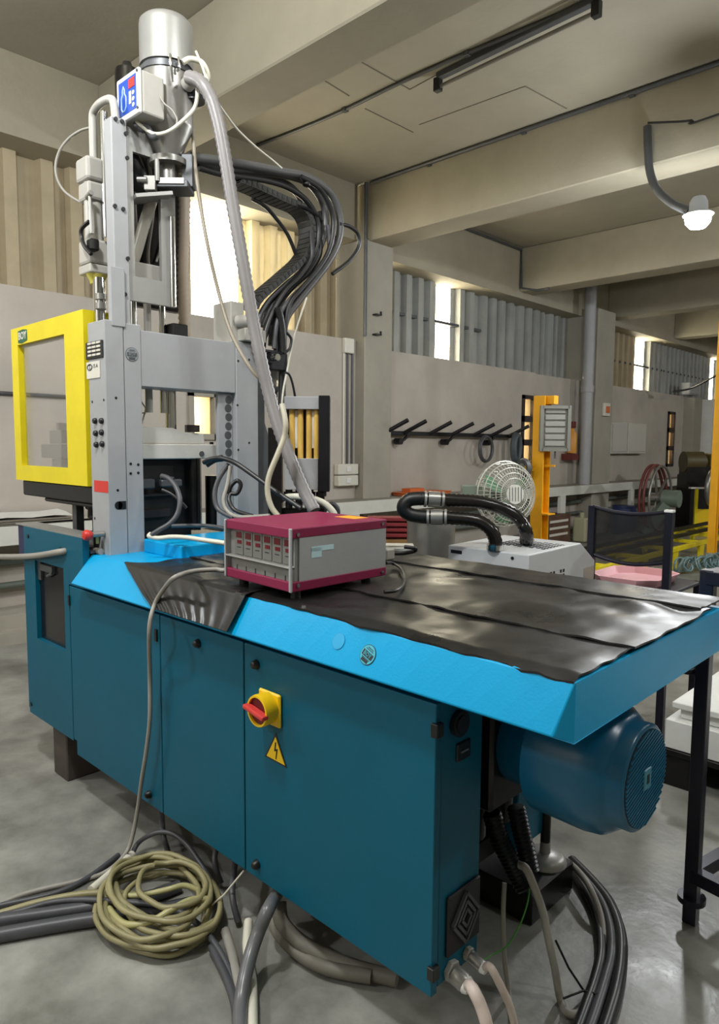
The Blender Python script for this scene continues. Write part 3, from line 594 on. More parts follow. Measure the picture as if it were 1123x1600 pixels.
obj('guard_rail', MB().box(-3.865,-3.03,1.45,1.60,1.335,1.413).box(-3.62,-3.04,1.46,1.56,1.315,1.335), M_blackm, mc, 0.006)
obj('guide_post', MB().box(-3.44,-3.395,1.52,1.56,1.14,1.34), M_dgrey, mc, 0.002)
obj('lower_mechanism', MB().box(-3.38,-3.05,1.60,1.66,1.14,1.24).box(-3.34,-3.10,1.55,1.62,1.245,1.27).cyl((-3.35,1.56,1.30),(-3.08,1.56,1.30),0.016).cyl((-3.30,1.56,1.26),(-3.30,1.56,1.32),0.024).cyl((-3.17,1.56,1.25),(-3.17,1.56,1.33),0.024), M_oil, mc, 0.003)
obj('mechanism_plate', MB().box(-3.39,-3.06,1.66,1.67,1.14,1.30), M_steel, mc)

# ---- clamp opening: platens and gear below the cross beam
XP = -2.955
for nm, a, c in (('mould_block', (-4.286,1.78,1.601), (-4.012,1.78,1.522)), ('mould_block', (-4.163,1.78,1.68), (-4.006,1.78,1.604)), ('mould_pin', (-4.065,1.78,1.723), (-4.035,1.78,1.68)), ('mould_foot', (-4.14,1.78,1.518), (-4.017,1.78,1.453))):
    obj(nm, MB().box(a[0],c[0],1.72,1.84,c[2],a[2]), M_alu, mc, 0.002)
pz = [1.606,1.536,1.676]
pyr = 2.048
obj('platen', MB().box(-3.5,XP,1.60,pyr,pz[1],pz[0]), M_plat, mc, 0.004)
py2 = 1.978; pym = 1.863
obj('upper_platen', MB().prism([(1.55,pz[0]),(py2,pz[0]),(py2-0.005,pz[0]+0.052),(pym,pz[0]+0.055),(pym-0.06,pz[0]+0.075),(1.55,pz[0]+0.078)], 'x', -3.4, XP-0.01), M_plat, mc, 0.004)
nb = (-2.98,1.922,1.68)
obj('hex_nut', MB().lathe([(0.0,0.0),(0.036,0.0),(0.036,0.034),(0.0,0.034)], (-2.99,nb[1],nb[2]-0.016), n=6), mat('dark_nut', srgb(62,54,54), 0.4, 0.4), mc)
bo = (-2.954,1.95,1.56)
obj('socket_bolt', MB().cyl((XP-0.001,bo[1],bo[2]),(XP+0.004,bo[1],bo[2]),0.013,n=16), M_dgrey, mc)
obj('socket_bolt', MB().cyl((-2.97,pyr-0.03,pz[0]),(-2.97,pyr-0.03,pz[0]+0.012),0.01,n=10), M_blackm, mc)
cr = [1.824,1.966]
obj('tie_bar', MB().cyl((-3.02,cr[0],pz[0]+0.05),(-3.02,cr[0],1.86),0.026,n=18), M_chrome, mc)
M_back = mat('mechanism_black', srgb(18,18,18), 0.5)
obj('mechanism_block', MB().box(-3.4,-3.02,1.60,1.93,1.14,pz[1]-0.002).box(-3.30,-2.99,1.60,1.80,1.26,1.30).box(-3.3,-2.985,1.60,1.84,1.36,1.375), M_back, mc, 0.004)
obj('connector_bar', MB().box(-3.0,-2.955,1.60,1.70,1.40,1.445).box(-2.985,-2.95,1.73,1.84,1.405,1.44).box(-2.985,-2.95,1.74,1.80,1.44,1.452), M_dgrey, mc, 0.006)
rr = [1.921,1.961]
obj('ejector_rod', MB().cyl((-2.98,rr[0],1.19),(-2.98,rr[0],pz[1]),0.022,n=14).cyl((-2.955,rr[0]+0.01,1.19),(-2.955,rr[0]+0.01,pz[1]),0.008,n=8), M_oil, mc)
obj('ejector_rod', MB().cyl((-2.955,rr[0]+0.018,1.2),(-2.955,rr[0]+0.018,pz[1]),0.007,n=10), M_chrome, mc)
lc = [2.011,2.111]
obj('side_cylinder', MB().cyl((-3.02,(lc[0]+lc[1])/2,1.2),(-3.02,(lc[0]+lc[1])/2,1.45),0.042,n=20), M_oil, mc)
obj('wire_guard', MB().tube([(-3.03,1.625,1.80),(-3.03,1.67,1.81),(-3.03,1.70,1.77),(-3.03,1.68,1.70),(-3.03,1.645,1.68)],0.004,6).tube([(-3.03,1.63,1.74),(-3.03,1.70,1.75)],0.003,6).tube([(-3.03,1.63,1.71),(-3.03,1.69,1.72)],0.003,6).tube([(-3.03,1.635,1.68),(-3.03,1.635,1.83)],0.003,6), M_castw, mc)
# grey cable from the column foot out to the left
cable([(-2.925,1.415,1.138),(-3.035,1.415,1.135),(-3.164,1.415,1.121)] + [(-3.137,1.33,1.124),(-3.387,1.33,1.079),(-3.624,1.33,1.046),(-3.885,1.33,1.016),(-4.277,1.33,0.978)], 0.0145, M_cable_g, 'thick grey cable running left from the foot of the buttoned column', 'cable')

# ------------------------------------------------------------------ hopper loader on the tower
HA = Vector((-2.890, 1.754, 0))
hl = thing('hopper_loader', 'silver cylindrical vacuum loader with conical base on top of the tower', 'loader', (HA.x,HA.y,2.8))
obj('motor_cap', MB().lathe([(0,3.435),(0.098,3.432),(0.112,3.418),(0.1145,3.40),(0.1145,3.235),(0.0,3.235)], HA, n=36), M_alu, hl)
obj('clamp_ring', MB().lathe([(0.106,3.235),(0.106,3.22),(0.117,3.218),(0.117,3.20),(0.106,3.198)], HA, n=36), M_dgrey, hl)
bodyo = obj('loader_body', MB().lathe([(0.0,3.20),(0.111,3.20),(0.111,2.995),(0.108,2.985),(0.055,2.87),(0.05,2.85),(0,2.85)], HA, n=36), M_steel, hl)
obj('base_flange', MB().cyl(HA+Vector((0,0,2.83)), HA+Vector((0,0,2.855)), 0.082, n=28), M_steel, hl)
fr_, rt_ = Vector((0.692,-0.716,0)).normalized(), Vector((0.718,0.696,0)).normalized()
R44 = Matrix((rt_, -fr_, Vector((0,0,1)))).transposed()
sd = HA + rt_*0.10 + fr_*0.055
obj('inlet_spigot', MB().cyl(sd+Vector((0,0,3.145)), sd+rt_*0.03+fr_*0.03+Vector((0,0,3.155)), 0.03, n=16), M_castw, hl)
obj('toggle_clip', MB().tube(smooth([HA+rt_*0.045+fr_*0.112+Vector((0,0,3.24)), HA+rt_*0.05+fr_*0.13+Vector((0,0,3.20)), HA+rt_*0.055+fr_*0.115+Vector((0,0,3.13))],5), 0.006, 6).tube(smooth([HA+rt_*0.075+fr_*0.10+Vector((0,0,3.235)), HA+rt_*0.085+fr_*0.115+Vector((0,0,3.19)), HA+rt_*0.07+fr_*0.10+Vector((0,0,3.18))],5), 0.005, 6), M_chrome, hl)
obj('vacuum_valve', MB().cyl(HA+rt_*0.12+Vector((0,0,3.10)), HA+rt_*0.12+Vector((0,0,3.20)), 0.045, n=18).cyl(HA+rt_*0.17+Vector((0,0,3.15)), HA+rt_*0.17+Vector((0,0,3.23)), 0.012, n=8), M_blackm, hl)
obj('vent_hose', MB().tube(smooth([HA+rt_*0.09+fr_*0.08+Vector((0,0,3.225)), HA+rt_*0.12+fr_*0.07+Vector((0,0,3.245)), HA+rt_*0.165+fr_*0.05+Vector((0,0,3.24)), HA+rt_*0.185+fr_*0.03+Vector((0,0,3.20)), HA+rt_*0.17+fr_*0.03+Vector((0,0,3.16))],6), 0.012, 10), M_cable_w, hl)
obj('filter_bowl', MB().lathe([(0.0,3.385),(0.02,3.38),(0.026,3.36),(0.054,3.345),(0.057,3.325),(0.057,3.08),(0.0,3.08)], tuple((-3.226,1.749,0)), n=24), mat('smoked_glossy_black', srgb(24,22,22), 0.08), hl)
# slide gate below the loader
sg = Vector((HA.x, HA.y, 2.74))
obj('slide_gate', MB().obox(sg+Vector((0,0,-0.005)), (0.20,0.13,0.03), R44), M_dgrey, hl, 0.003)
obj('gate_scale', MB().obox(sg+fr_*0.068+rt_*0.03+Vector((0,0,0.004)), (0.11,0.006,0.024), R44), M_alu, hl)
obj('gate_knob', MB().obox(sg+fr_*0.07-rt_*0.06+Vector((0,0,-0.01)), (0.05,0.03,0.06), R44).cyl(sg+fr_*0.09-rt_*0.07, sg+fr_*0.09-rt_*0.11, 0.012, n=10), M_steel, hl, 0.002)
obj('sight_tube', MB().cyl(sg+Vector((0,0,0.01)), sg+Vector((0,0,0.10)), 0.04, n=20).cyl(sg+fr_*0.07-rt_*0.03, sg+fr_*0.07-rt_*0.03+Vector((0,0,0.09)), 0.012, n=10), M_steel, hl)
obj('mounting_bracket', MB().obox(sg+rt_*0.085-fr_*0.02+Vector((0,0,0.07)), (0.05,0.06,0.14), R44), M_dgrey, hl, 0.003)
obj('support_arm', MB().bar((-2.93,1.60,2.66), (HA.x,HA.y,2.70), 0.12, 0.015), M_alu, hl)
# loader control box
kb0, kb1, kbz = (-2.958,1.56,3.055), (-2.78,1.56,3.024), 3.05
kb = thing('control_box', 'small pale control box with blue front label beside the silver loader', 'box', ((kb0[0]+kb1[0])/2,1.62,kbz-0.09))
obj('housing', MB().box(kb0[0],kb1[0],1.572,1.675,kbz-0.085,kbz+0.085), M_castw, kb, 0.008, seg=2)
obj('lid', MB().box(kb0[0]-0.006,kb1[0]+0.002,1.554,1.572,kbz-0.090,kbz+0.090), M_white, kb, 0.008, seg=2)
kw = kb1[0]-kb0[0]
obj('blue_label', MB().box(kb0[0]+0.018,kb1[0]-0.016,1.552,1.554,kbz-0.068,kbz+0.068), mat('label_blue', srgb(36,78,176), 0.35), kb)
kx = kb0[0]+0.018; lw = kw-0.034
obj('red_display', MB().box(kx+lw*0.60,kx+lw*0.94,1.550,1.552,kbz+0.022,kbz+0.058), M_red, kb)
obj('label_keys', MB().box(kx+lw*0.62,kx+lw*0.74,1.550,1.552,kbz-0.04,kbz+0.01).cyl((kx+lw*0.86,1.552,kbz-0.002),(kx+lw*0.86,1.550,kbz-0.002),0.009,n=12).cyl((kx+lw*0.86,1.552,kbz-0.026),(kx+lw*0.86,1.550,kbz-0.026),0.009,n=12).cyl((kx+lw*0.86,1.552,kbz-0.05),(kx+lw*0.86,1.550,kbz-0.05),0.009,n=12), M_label, kb)
bt = [(kx+lw*0.30,kbz+0.045),(kx+lw*0.36,kbz+0.03),(kx+lw*0.36,kbz+0.015),(kx+lw*0.44,kbz+0.0),(kx+lw*0.44,kbz-0.04),(kx+lw*0.36,kbz-0.055),(kx+lw*0.24,kbz-0.055),(kx+lw*0.17,kbz-0.04),(kx+lw*0.17,kbz+0.0),(kx+lw*0.25,kbz+0.015),(kx+lw*0.25,kbz+0.03)]
obj('bottle_symbol', MB().tube([(a,1.551,b_) for a, b_ in bt], 0.0028, 5, closed=True), mat('pale_blue_line', srgb(170,200,236), 0.4), kb)
obj('fastener', MB().cyl((kb1[0]-0.006,1.554,kbz+0.075),(kb1[0]-0.006,1.550,kbz+0.075),0.006,n=8).cyl((kb1[0]-0.006,1.554,kbz-0.07),(kb1[0]-0.006,1.550,kbz-0.07),0.006,n=8), M_dgrey, kb)
cable([(-2.879,1.598,2.965),(-2.852,1.609,2.941),(-2.8,1.633,2.904),(-2.739,1.663,2.904),(-2.697,1.704,2.945),(-2.677,1.751,3.006),(-2.684,1.772,3.066),(-2.694,1.777,3.127)], 0.008, M_cable_w, 'white cable looping from the control box under the loader cone', 'cable')
cable([(-2.799,1.648,3.093),(-2.769,1.662,3.03),(-2.744,1.686,3),(-2.729,1.701,2.964),(-2.732,1.698,2.936)], 0.004, M_cable_g, 'thin grey wire hanging on the silver loader body', 'wire', 'wire')
cable([(-2.89,1.601,2.962),(-2.862,1.614,2.935),(-2.837,1.624,2.936),(-2.813,1.634,2.895),(-2.788,1.644,2.897)], 0.014, M_cable_d, 'dark cable tuft below the loader control box', 'cable')
# ------------------------------------------------------------------ ribbed hoses
obj('feed_hose', ribbed([(-2.712,1.745,3.14),(-2.67,1.758,3.123),(-2.63,1.769,3.088),(-2.608,1.791,3.035),(-2.593,1.805,2.972),(-2.578,1.819,2.882),(-2.564,1.833,2.767),(-2.549,1.847,2.637),(-2.534,1.862,2.507),(-2.517,1.878,2.376),(-2.501,1.894,2.243),(-2.484,1.911,2.109),(-2.456,1.923,1.974),(-2.423,1.941,1.824),(-2.369,1.952,1.674),(-2.309,1.968,1.538),(-2.257,1.991,1.418),(-2.192,1.998,1.327)], 0.0275, 0.026, 0.13, 16), M_pvc, label='long ribbed grey hose running down from the loader in front of the tower', cat='hose')
obj('feed_hose', ribbed([(-3,1.902,2.864),(-3,1.903,2.725),(-3,1.897,2.549),(-3,1.891,2.401),(-3,1.892,2.253),(-3,1.896,2.104)], 0.027, 0.026, 0.18, 16), mat('beige_ribbed_hose', srgb(186,170,152), 0.4), label='vertical beige ribbed hose hanging between the slide gate and the cross beam', cat='hose')
cable([(-2.695,1.776,3.25),(-2.664,1.792,3.169),(-2.64,1.801,3.087),(-2.636,1.833,3.056),(-2.649,1.89,3.022),(-2.691,1.988,2.996),(-2.714,2.105,2.965),(-2.74,2.219,2.948),(-2.746,2.283,2.929)], 0.005, M_cable_w, 'thin white wire slanting from the loader to the black hose bundle', 'wire', 'wire')
cable([(-2.842,1.842,3.059),(-2.836,1.848,2.992),(-2.814,1.841,2.855),(-2.776,1.837,2.692),(-2.711,1.83,2.489),(-2.678,1.861,2.287),(-2.604,1.864,2.117),(-2.546,1.878,2.012),(-2.494,1.9,1.931),(-2.471,1.923,1.893),(-2.471,1.951,1.873)], 0.0085, mat('taupe_cable', srgb(150,140,124), 0.45), 'taupe cable sagging beside the long ribbed hose down to the rear column', 'cable')
cable([(-3.165,1.529,3.002),(-3.214,1.51,2.999),(-3.281,1.487,2.978),(-3.321,1.462,2.932),(-3.337,1.447,2.87),(-3.334,1.449,2.809),(-3.316,1.467,2.758),(-3.278,1.49,2.721),(-3.222,1.517,2.687)], 0.006, M_cable_g, 'thin cable bowed out to the left of the hydraulic cylinder', 'cable')
# ------------------------------------------------------------------ energy chain and black hose bundle
ch = thing('cable_chain', 'black plastic energy chain curving from tower to rear column', 'chain', (-2.93,2.2,2.4))
cp = resample(smooth([(-2.93,2.139,2.874),(-2.93,2.212,2.872),(-2.93,2.315,2.862),(-2.93,2.436,2.85),(-2.93,2.54,2.84),(-2.93,2.598,2.795),(-2.93,2.612,2.712),(-2.93,2.567,2.6),(-2.93,2.439,2.485),(-2.93,2.259,2.334),(-2.93,2.219,2.259)], 10), 0.032)
link = None
for i, (a, c) in enumerate(zip(cp, cp[1:])):
    d = (c-a).normalized(); mid = (a+c)/2; nx = Vector((1,0,0)); nn = nx.cross(d)
    if link is None:
        lb = MB()
        for s_ in (-0.05, 0.05):
            lb.box(s_-0.004, s_+0.004, -0.0145, 0.0145, -0.016, 0.016).cyl((s_-0.006,0,0),(s_+0.006,0,0),0.010,n=10)
        lb.box(-0.05,0.05,-0.013,0.013,0.012,0.016).box(-0.05,0.05,-0.013,0.013,-0.016,-0.012)
        link = obj('chain_link', MB(), M_black, ch); bpy.data.objects.remove(link)
        me = bpy.data.meshes.new('chain_link'); me.from_pydata(lb.v, [], lb.f); me.update(); me.materials.append(mat('chain_black', srgb(44,44,42), 0.45))
    o = bpy.data.objects.new('chain_link', me); COL.objects.link(o); o.parent = ch
    M = Matrix((nx, d, nn)).transposed().to_4x4(); M.translation = mid - ch.location; o.matrix_local = M
M_hose = mat('dark_rubber_hose', srgb(82,82,82), 0.4)
HB = [([(-2.86,1.858,2.889),(-2.86,2.035,2.922),(-2.86,2.218,2.949),(-2.86,2.378,2.969),(-2.86,2.549,2.987),(-2.86,2.705,2.953),(-2.86,2.772,2.876),(-2.86,2.787,2.782),(-2.86,2.759,2.682),(-2.86,2.678,2.562),(-2.86,2.572,2.444),(-2.86,2.475,2.338),(-2.86,2.401,2.244),(-2.86,2.375,2.112),(-2.86,2.366,1.998)], 0.021, 'outermost thick black hose of the arched bundle', M_hose),
 ([(-2.9,1.883,2.89),(-2.9,2.059,2.91),(-2.9,2.249,2.944),(-2.9,2.458,2.979),(-2.9,2.608,2.973),(-2.9,2.7,2.895),(-2.9,2.715,2.791),(-2.9,2.677,2.676),(-2.9,2.604,2.569),(-2.9,2.505,2.459),(-2.9,2.409,2.353),(-2.9,2.358,2.243),(-2.9,2.341,2.112)], 0.020, 'second thick black hose of the arched bundle, inside the outermost', M_hose),
 ([(-2.94,1.909,2.896),(-2.94,2.051,2.918),(-2.94,2.201,2.938),(-2.94,2.348,2.956),(-2.94,2.479,2.953),(-2.94,2.567,2.911),(-2.94,2.625,2.833),(-2.94,2.677,2.747),(-2.94,2.658,2.626),(-2.94,2.576,2.517),(-2.94,2.469,2.42),(-2.94,2.374,2.321),(-2.94,2.315,2.21)], 0.019, 'third black hose of the arched bundle, above the chain', M_hose),
 ([(-2.88,1.904,2.862),(-2.88,2.026,2.867),(-2.88,2.137,2.885),(-2.88,2.312,2.91),(-2.88,2.458,2.908),(-2.88,2.576,2.867),(-2.88,2.645,2.778),(-2.88,2.631,2.656),(-2.88,2.559,2.537),(-2.88,2.444,2.426),(-2.88,2.367,2.325),(-2.88,2.309,2.218)], 0.015, 'slim black hose in the middle of the arched bundle', M_cable_k),
 ([(-2.84,2.488,2.969),(-2.84,2.621,2.94),(-2.84,2.705,2.849),(-2.84,2.715,2.746),(-2.84,2.678,2.629),(-2.84,2.595,2.518),(-2.84,2.488,2.408),(-2.84,2.41,2.319),(-2.84,2.38,2.175),(-2.84,2.367,1.981),(-2.84,2.37,1.787)], 0.013, 'black hose on the outside of the bundle dropping straight down', M_cable_k),
 ([(-2.87,2.586,2.73),(-2.87,2.59,2.6),(-2.87,2.514,2.489),(-2.87,2.418,2.402),(-2.87,2.342,2.301),(-2.87,2.292,2.205),(-2.87,2.263,2.117)], 0.014, 'black hose on the inner side of the bend above the rear column', M_cable_k),
 ([(-2.92,2.695,2.864),(-2.92,2.719,2.729),(-2.92,2.649,2.594),(-2.92,2.54,2.481),(-2.92,2.426,2.378),(-2.92,2.358,2.271),(-2.92,2.315,2.159)], 0.014, 'black hose tucked behind the chain bend', M_cable_k)]
for p_, r_, lab, m in HB: cable(p_, r_, m, lab, 'hose', 'hose', k=7)
cable([(-2.89,2.659,2.73),(-2.89,2.664,2.631),(-2.89,2.595,2.526),(-2.89,2.487,2.435),(-2.89,2.392,2.343),(-2.89,2.317,2.236),(-2.89,2.283,2.137),(-2.89,2.275,2.041)], 0.015, M_cable_k, 'black hose inside the bend running beside the chain to the clamp', 'hose', 'hose', k=7)
cable([(-2.85,2.687,2.775),(-2.85,2.697,2.657),(-2.85,2.622,2.537),(-2.85,2.523,2.435),(-2.85,2.419,2.348),(-2.85,2.342,2.235),(-2.85,2.317,2.089)], 0.012, M_cable_d, 'dark grey hose in the outer bend of the arched bundle', 'hose', 'hose', k=7)
cable([(-2.87,2.753,2.733),(-2.87,2.725,2.62),(-2.87,2.632,2.496),(-2.87,2.514,2.391),(-2.87,2.41,2.291),(-2.87,2.367,2.176),(-2.87,2.341,2.058)], 0.015, M_cable_k, 'black hose on the outer edge of the lower bundle', 'hose', 'hose', k=7)
cable([(-2.9,2.613,2.617),(-2.9,2.54,2.518),(-2.9,2.427,2.427),(-2.9,2.317,2.326),(-2.9,2.259,2.23),(-2.9,2.251,2.134)], 0.013, M_cable_d, 'dark grey hose along the inner edge of the lower bundle', 'hose', 'hose', k=7)
obj('hose_sleeve', MB().tube(smooth([(-2.93,1.889,2.908),(-2.93,1.99,2.922),(-2.93,2.088,2.937),(-2.93,2.213,2.954),(-2.93,2.312,2.969)],5), 0.034, 12), M_black, label='black wrap around the hoses where they leave the tower', cat='sleeve')
obj('hose_clamp', MB().tube(smooth([(-2.87,2.497,2.833),(-2.87,2.558,2.834),(-2.87,2.622,2.817),(-2.87,2.663,2.793)],4), 0.008, 6).tube(smooth([(-2.85,2.54,2.973),(-2.85,2.532,2.939)],3), 0.02, 8), M_blackm, label='black clamp strap across the arched hose bundle', cat='strap')
cable([(-2.85,2.721,2.528),(-2.85,2.847,2.619),(-2.85,2.922,2.709),(-2.85,2.917,2.777),(-2.85,2.851,2.804),(-2.85,2.772,2.8)], 0.011, M_cable_k, 'black cable looping out to the right of the hose bundle', 'cable')
cable([(-2.95,2.262,2.828),(-2.95,2.327,2.816),(-2.95,2.384,2.789),(-2.95,2.487,2.709),(-2.95,2.548,2.616)], 0.010, M_cable_k, 'thin black cable hanging inside the chain bend', 'cable')
cable([(-2.84,2.334,2.296),(-2.84,2.359,2.204),(-2.84,2.367,2.093),(-2.84,2.362,1.981),(-2.84,2.358,1.851),(-2.84,2.349,1.721),(-2.84,2.34,1.525),(-2.84,2.339,1.294)], 0.019, M_cable_k, 'thick black hose dropping vertically behind the rear column', 'hose', 'hose')
cable([(-2.82,2.201,2.213),(-2.82,2.197,2.151),(-2.82,2.208,2.075),(-2.82,2.239,2.026),(-2.82,2.309,2.007),(-2.82,2.363,2.005)], 0.009, M_cable_k, 'black cable curling into the clamp below the bundle', 'cable')
cable([(-2.8,2.359,2.168),(-2.8,2.388,2.14),(-2.8,2.376,2.091),(-2.8,2.338,2.065)], 0.007, M_cable_k, 'short black wire hoop right of the vertical hose', 'wire', 'wire')
cable([(-2.7,2.266,1.957),(-2.7,2.291,1.947),(-2.7,2.311,1.905),(-2.7,2.327,1.843)], 0.006, M_cable_k, 'thin black wire bending down to the flow meter block', 'wire', 'wire')
cable([(-2.8,2.492,2.361),(-2.8,2.418,2.188),(-2.8,2.388,2.092),(-2.8,2.363,1.991),(-2.8,2.333,1.874),(-2.8,2.324,1.784)], 0.005, M_cable_w, 'thin white wire running down from the hose bundle', 'wire', 'wire')
cable([(-2.283,1.896,1.771),(-2.249,1.887,1.694),(-2.253,1.883,1.639),(-2.254,1.854,1.577),(-2.267,1.814,1.478),(-2.263,1.804,1.409),(-2.244,1.808,1.355),(-2.218,1.82,1.32)], 0.0115, mat('cream_cable', srgb(178,172,152), 0.4), 'cream cable snaking down in front of the flow meter', 'cable')
cable([(-2.503,2.031,1.303),(-2.478,2.055,1.361),(-2.402,2.059,1.377),(-2.316,2.073,1.375),(-2.269,2.118,1.353),(-2.239,2.147,1.314),(-2.231,2.155,1.281)], 0.015, M_cable_w, 'white cable arching behind the maroon controller', 'cable')
cable([(-2.379,2.22,1.3),(-2.358,2.241,1.336),(-2.335,2.263,1.321),(-2.333,2.265,1.283),(-2.347,2.251,1.256)], 0.012, M_cable_d, 'dark cable end behind the maroon controller', 'cable')
sb = thing('sensor_bracket', 'black clamp with small steel sensor on the vertical hose', 'bracket', (-2.83,2.3,2.038))
bp_ = Vector((-2.83,2.3,2.038))
obj('clamp', MB().box(bp_.x-0.03,bp_.x+0.02,bp_.y-0.03,bp_.y+0.075,bp_.z-0.06,bp_.z+0.03), M_blackm, sb, 0.006); obj('sensor', MB().cyl(bp_+Vector((0.02,-0.02,0.0)),bp_+Vector((0.055,-0.02,0.0)),0.017,n=14), M_chrome, sb)
obj('arm_plate', MB().box(bp_.x-0.03,bp_.x+0.0,bp_.y-0.06,bp_.y+0.06,bp_.z+0.03,bp_.z+0.04), M_blackm, sb)
# air filter bowl behind the hoses
t = thing('filter_bowl', 'small clear filter bowl behind the slanting ribbed hose', 'filter', (-2.95,2.397,1.958))
obj('bowl', MB().lathe([(0.0,-0.075),(0.02,-0.075),(0.045,-0.05),(0.05,0.0),(0.05,0.05),(0.0,0.05)], Vector((-2.95,2.406,1.958)), n=20), mat('smoky_clear_plastic', srgb(150,150,146), 0.2, trans=0.4), t)
obj('drain_knob', MB().cyl(Vector((-2.95,2.406,1.958))-Vector((0,0,0.10)), Vector((-2.95,2.406,1.958))-Vector((0,0,0.07)), 0.012, n=10), M_black, t)
# cables around the clamp opening and over the riser box
cable([(-2.644,1.755,1.526),(-2.603,1.767,1.543),(-2.555,1.786,1.546),(-2.48,1.802,1.528),(-2.386,1.838,1.471),(-2.293,1.872,1.412),(-2.174,1.904,1.349)], 0.0105, M_cable_k, 'black cable slanting from the platen to behind the maroon controller', 'cable')
cable([(-2.679,1.791,1.516),(-2.652,1.817,1.539),(-2.626,1.843,1.545)], 0.016, M_cable_k, 'short thick black cable end at the platen corner', 'cable')
cable([(-2.533,1.807,1.522),(-2.547,1.766,1.459),(-2.544,1.741,1.392),(-2.516,1.74,1.331),(-2.438,1.76,1.3)], 0.0105, M_cable_d, 'leftmost dark grey cable looping down in front of the perforated plate', 'cable')
cable([(-2.511,1.801,1.514),(-2.505,1.779,1.433),(-2.5,1.756,1.374),(-2.474,1.753,1.33),(-2.413,1.77,1.304),(-2.281,1.828,1.315)], 0.009, M_cable_g, 'pale grey cable curving down and along behind the controller', 'cable')
cable([(-2.501,1.783,1.395),(-2.493,1.79,1.43),(-2.475,1.808,1.452),(-2.463,1.819,1.434),(-2.475,1.807,1.398),(-2.495,1.788,1.395),(-2.483,1.772,1.369),(-2.449,1.777,1.33),(-2.364,1.803,1.31)], 0.009, M_cable_k, 'black cable with a small loop before the rear column', 'cable')
cable([(-2.759,1.616,1.467),(-2.718,1.628,1.457),(-2.67,1.633,1.42),(-2.633,1.627,1.368),(-2.623,1.608,1.312),(-2.629,1.575,1.274),(-2.643,1.534,1.249),(-2.659,1.505,1.228)], 0.011, M_cable_d, 'grey cable curving out of the dark mechanism onto the riser box', 'cable')
cable([(-2.74,1.607,1.409),(-2.702,1.63,1.391),(-2.662,1.655,1.354),(-2.648,1.668,1.332)], 0.007, M_cable_k, 'thin black cable crossing the dark mechanism', 'cable')
cable([(-2.668,1.51,1.232),(-2.665,1.499,1.223),(-2.64,1.523,1.215),(-2.587,1.56,1.222),(-2.524,1.593,1.222),(-2.442,1.616,1.218),(-2.329,1.643,1.214)], 0.010, M_cable_w, 'white cable lying along the blue riser box to the controller', 'cable')
cable([(-2.748,1.655,1.247),(-2.683,1.718,1.25),(-2.606,1.765,1.25),(-2.537,1.79,1.243)], 0.009, M_cable_d, 'dark cable lying across the back of the blue riser box', 'cable')
# ------------------------------------------------------------------ flow meter block
FC = Vector((-2.411,2.12,1.621))
fm = thing('flow_meter', 'water flow meter block with amber tubes between grey blocks, behind the rear column', 'meter', (FC.x,FC.y,1.13))
def fl(name, m, x0, x1, z0, z1, y0=-0.03, y1=0.03, bev=0.002):
    return obj(name, MB().obox(FC+rt_*((x0+x1)/2)-fr_*((y0+y1)/2)+Vector((0,0,(z0+z1)/2)), (x1-x0, y1-y0, z1-z0), R44), m, fm, bev)
fl('top_block', M_grey, -0.078, 0.076, 0.142, 0.198); fl('bottom_block', M_grey, -0.075, 0.073, -0.215, -0.075)
fl('side_plate', M_blackm, 0.076, 0.124, -0.222, 0.202, -0.05, 0.04)
fl('back_plate', M_black, -0.074, 0.074, -0.08, 0.145, 0.022, 0.03)
M_amber = mat('amber_tube', srgb(226,186,96), 0.3)
for xx in (-0.046, -0.008, 0.030, 0.064): obj('sight_tube', MB().cyl(FC+rt_*xx+Vector((0,0,-0.08)), FC+rt_*xx+Vector((0,0,0.145)), 0.013, n=14), M_amber, fm)
for xx in (-0.027, 0.049): fl('tube_scale', M_label, xx-0.007, xx+0.007, -0.03, 0.14, -0.004, 0.004)
for k, xx in enumerate((-0.06,-0.015,0.035,0.085)):
    obj('valve', MB().cyl(FC+rt_*xx+Vector((0,0,-0.30)), FC+rt_*xx+Vector((0,0,-0.21)), 0.016, n=12).cyl(FC+rt_*xx+Vector((0,0,-0.245)), FC+rt_*xx+Vector((0,0,-0.225)), 0.024, n=6), M_oil, fm)
fl('mount_post', M_oil, -0.15, -0.09, -0.555, 0.06); fl('base_bracket', M_oil, -0.15, 0.10, -0.555, -0.30, 0.0, 0.05)
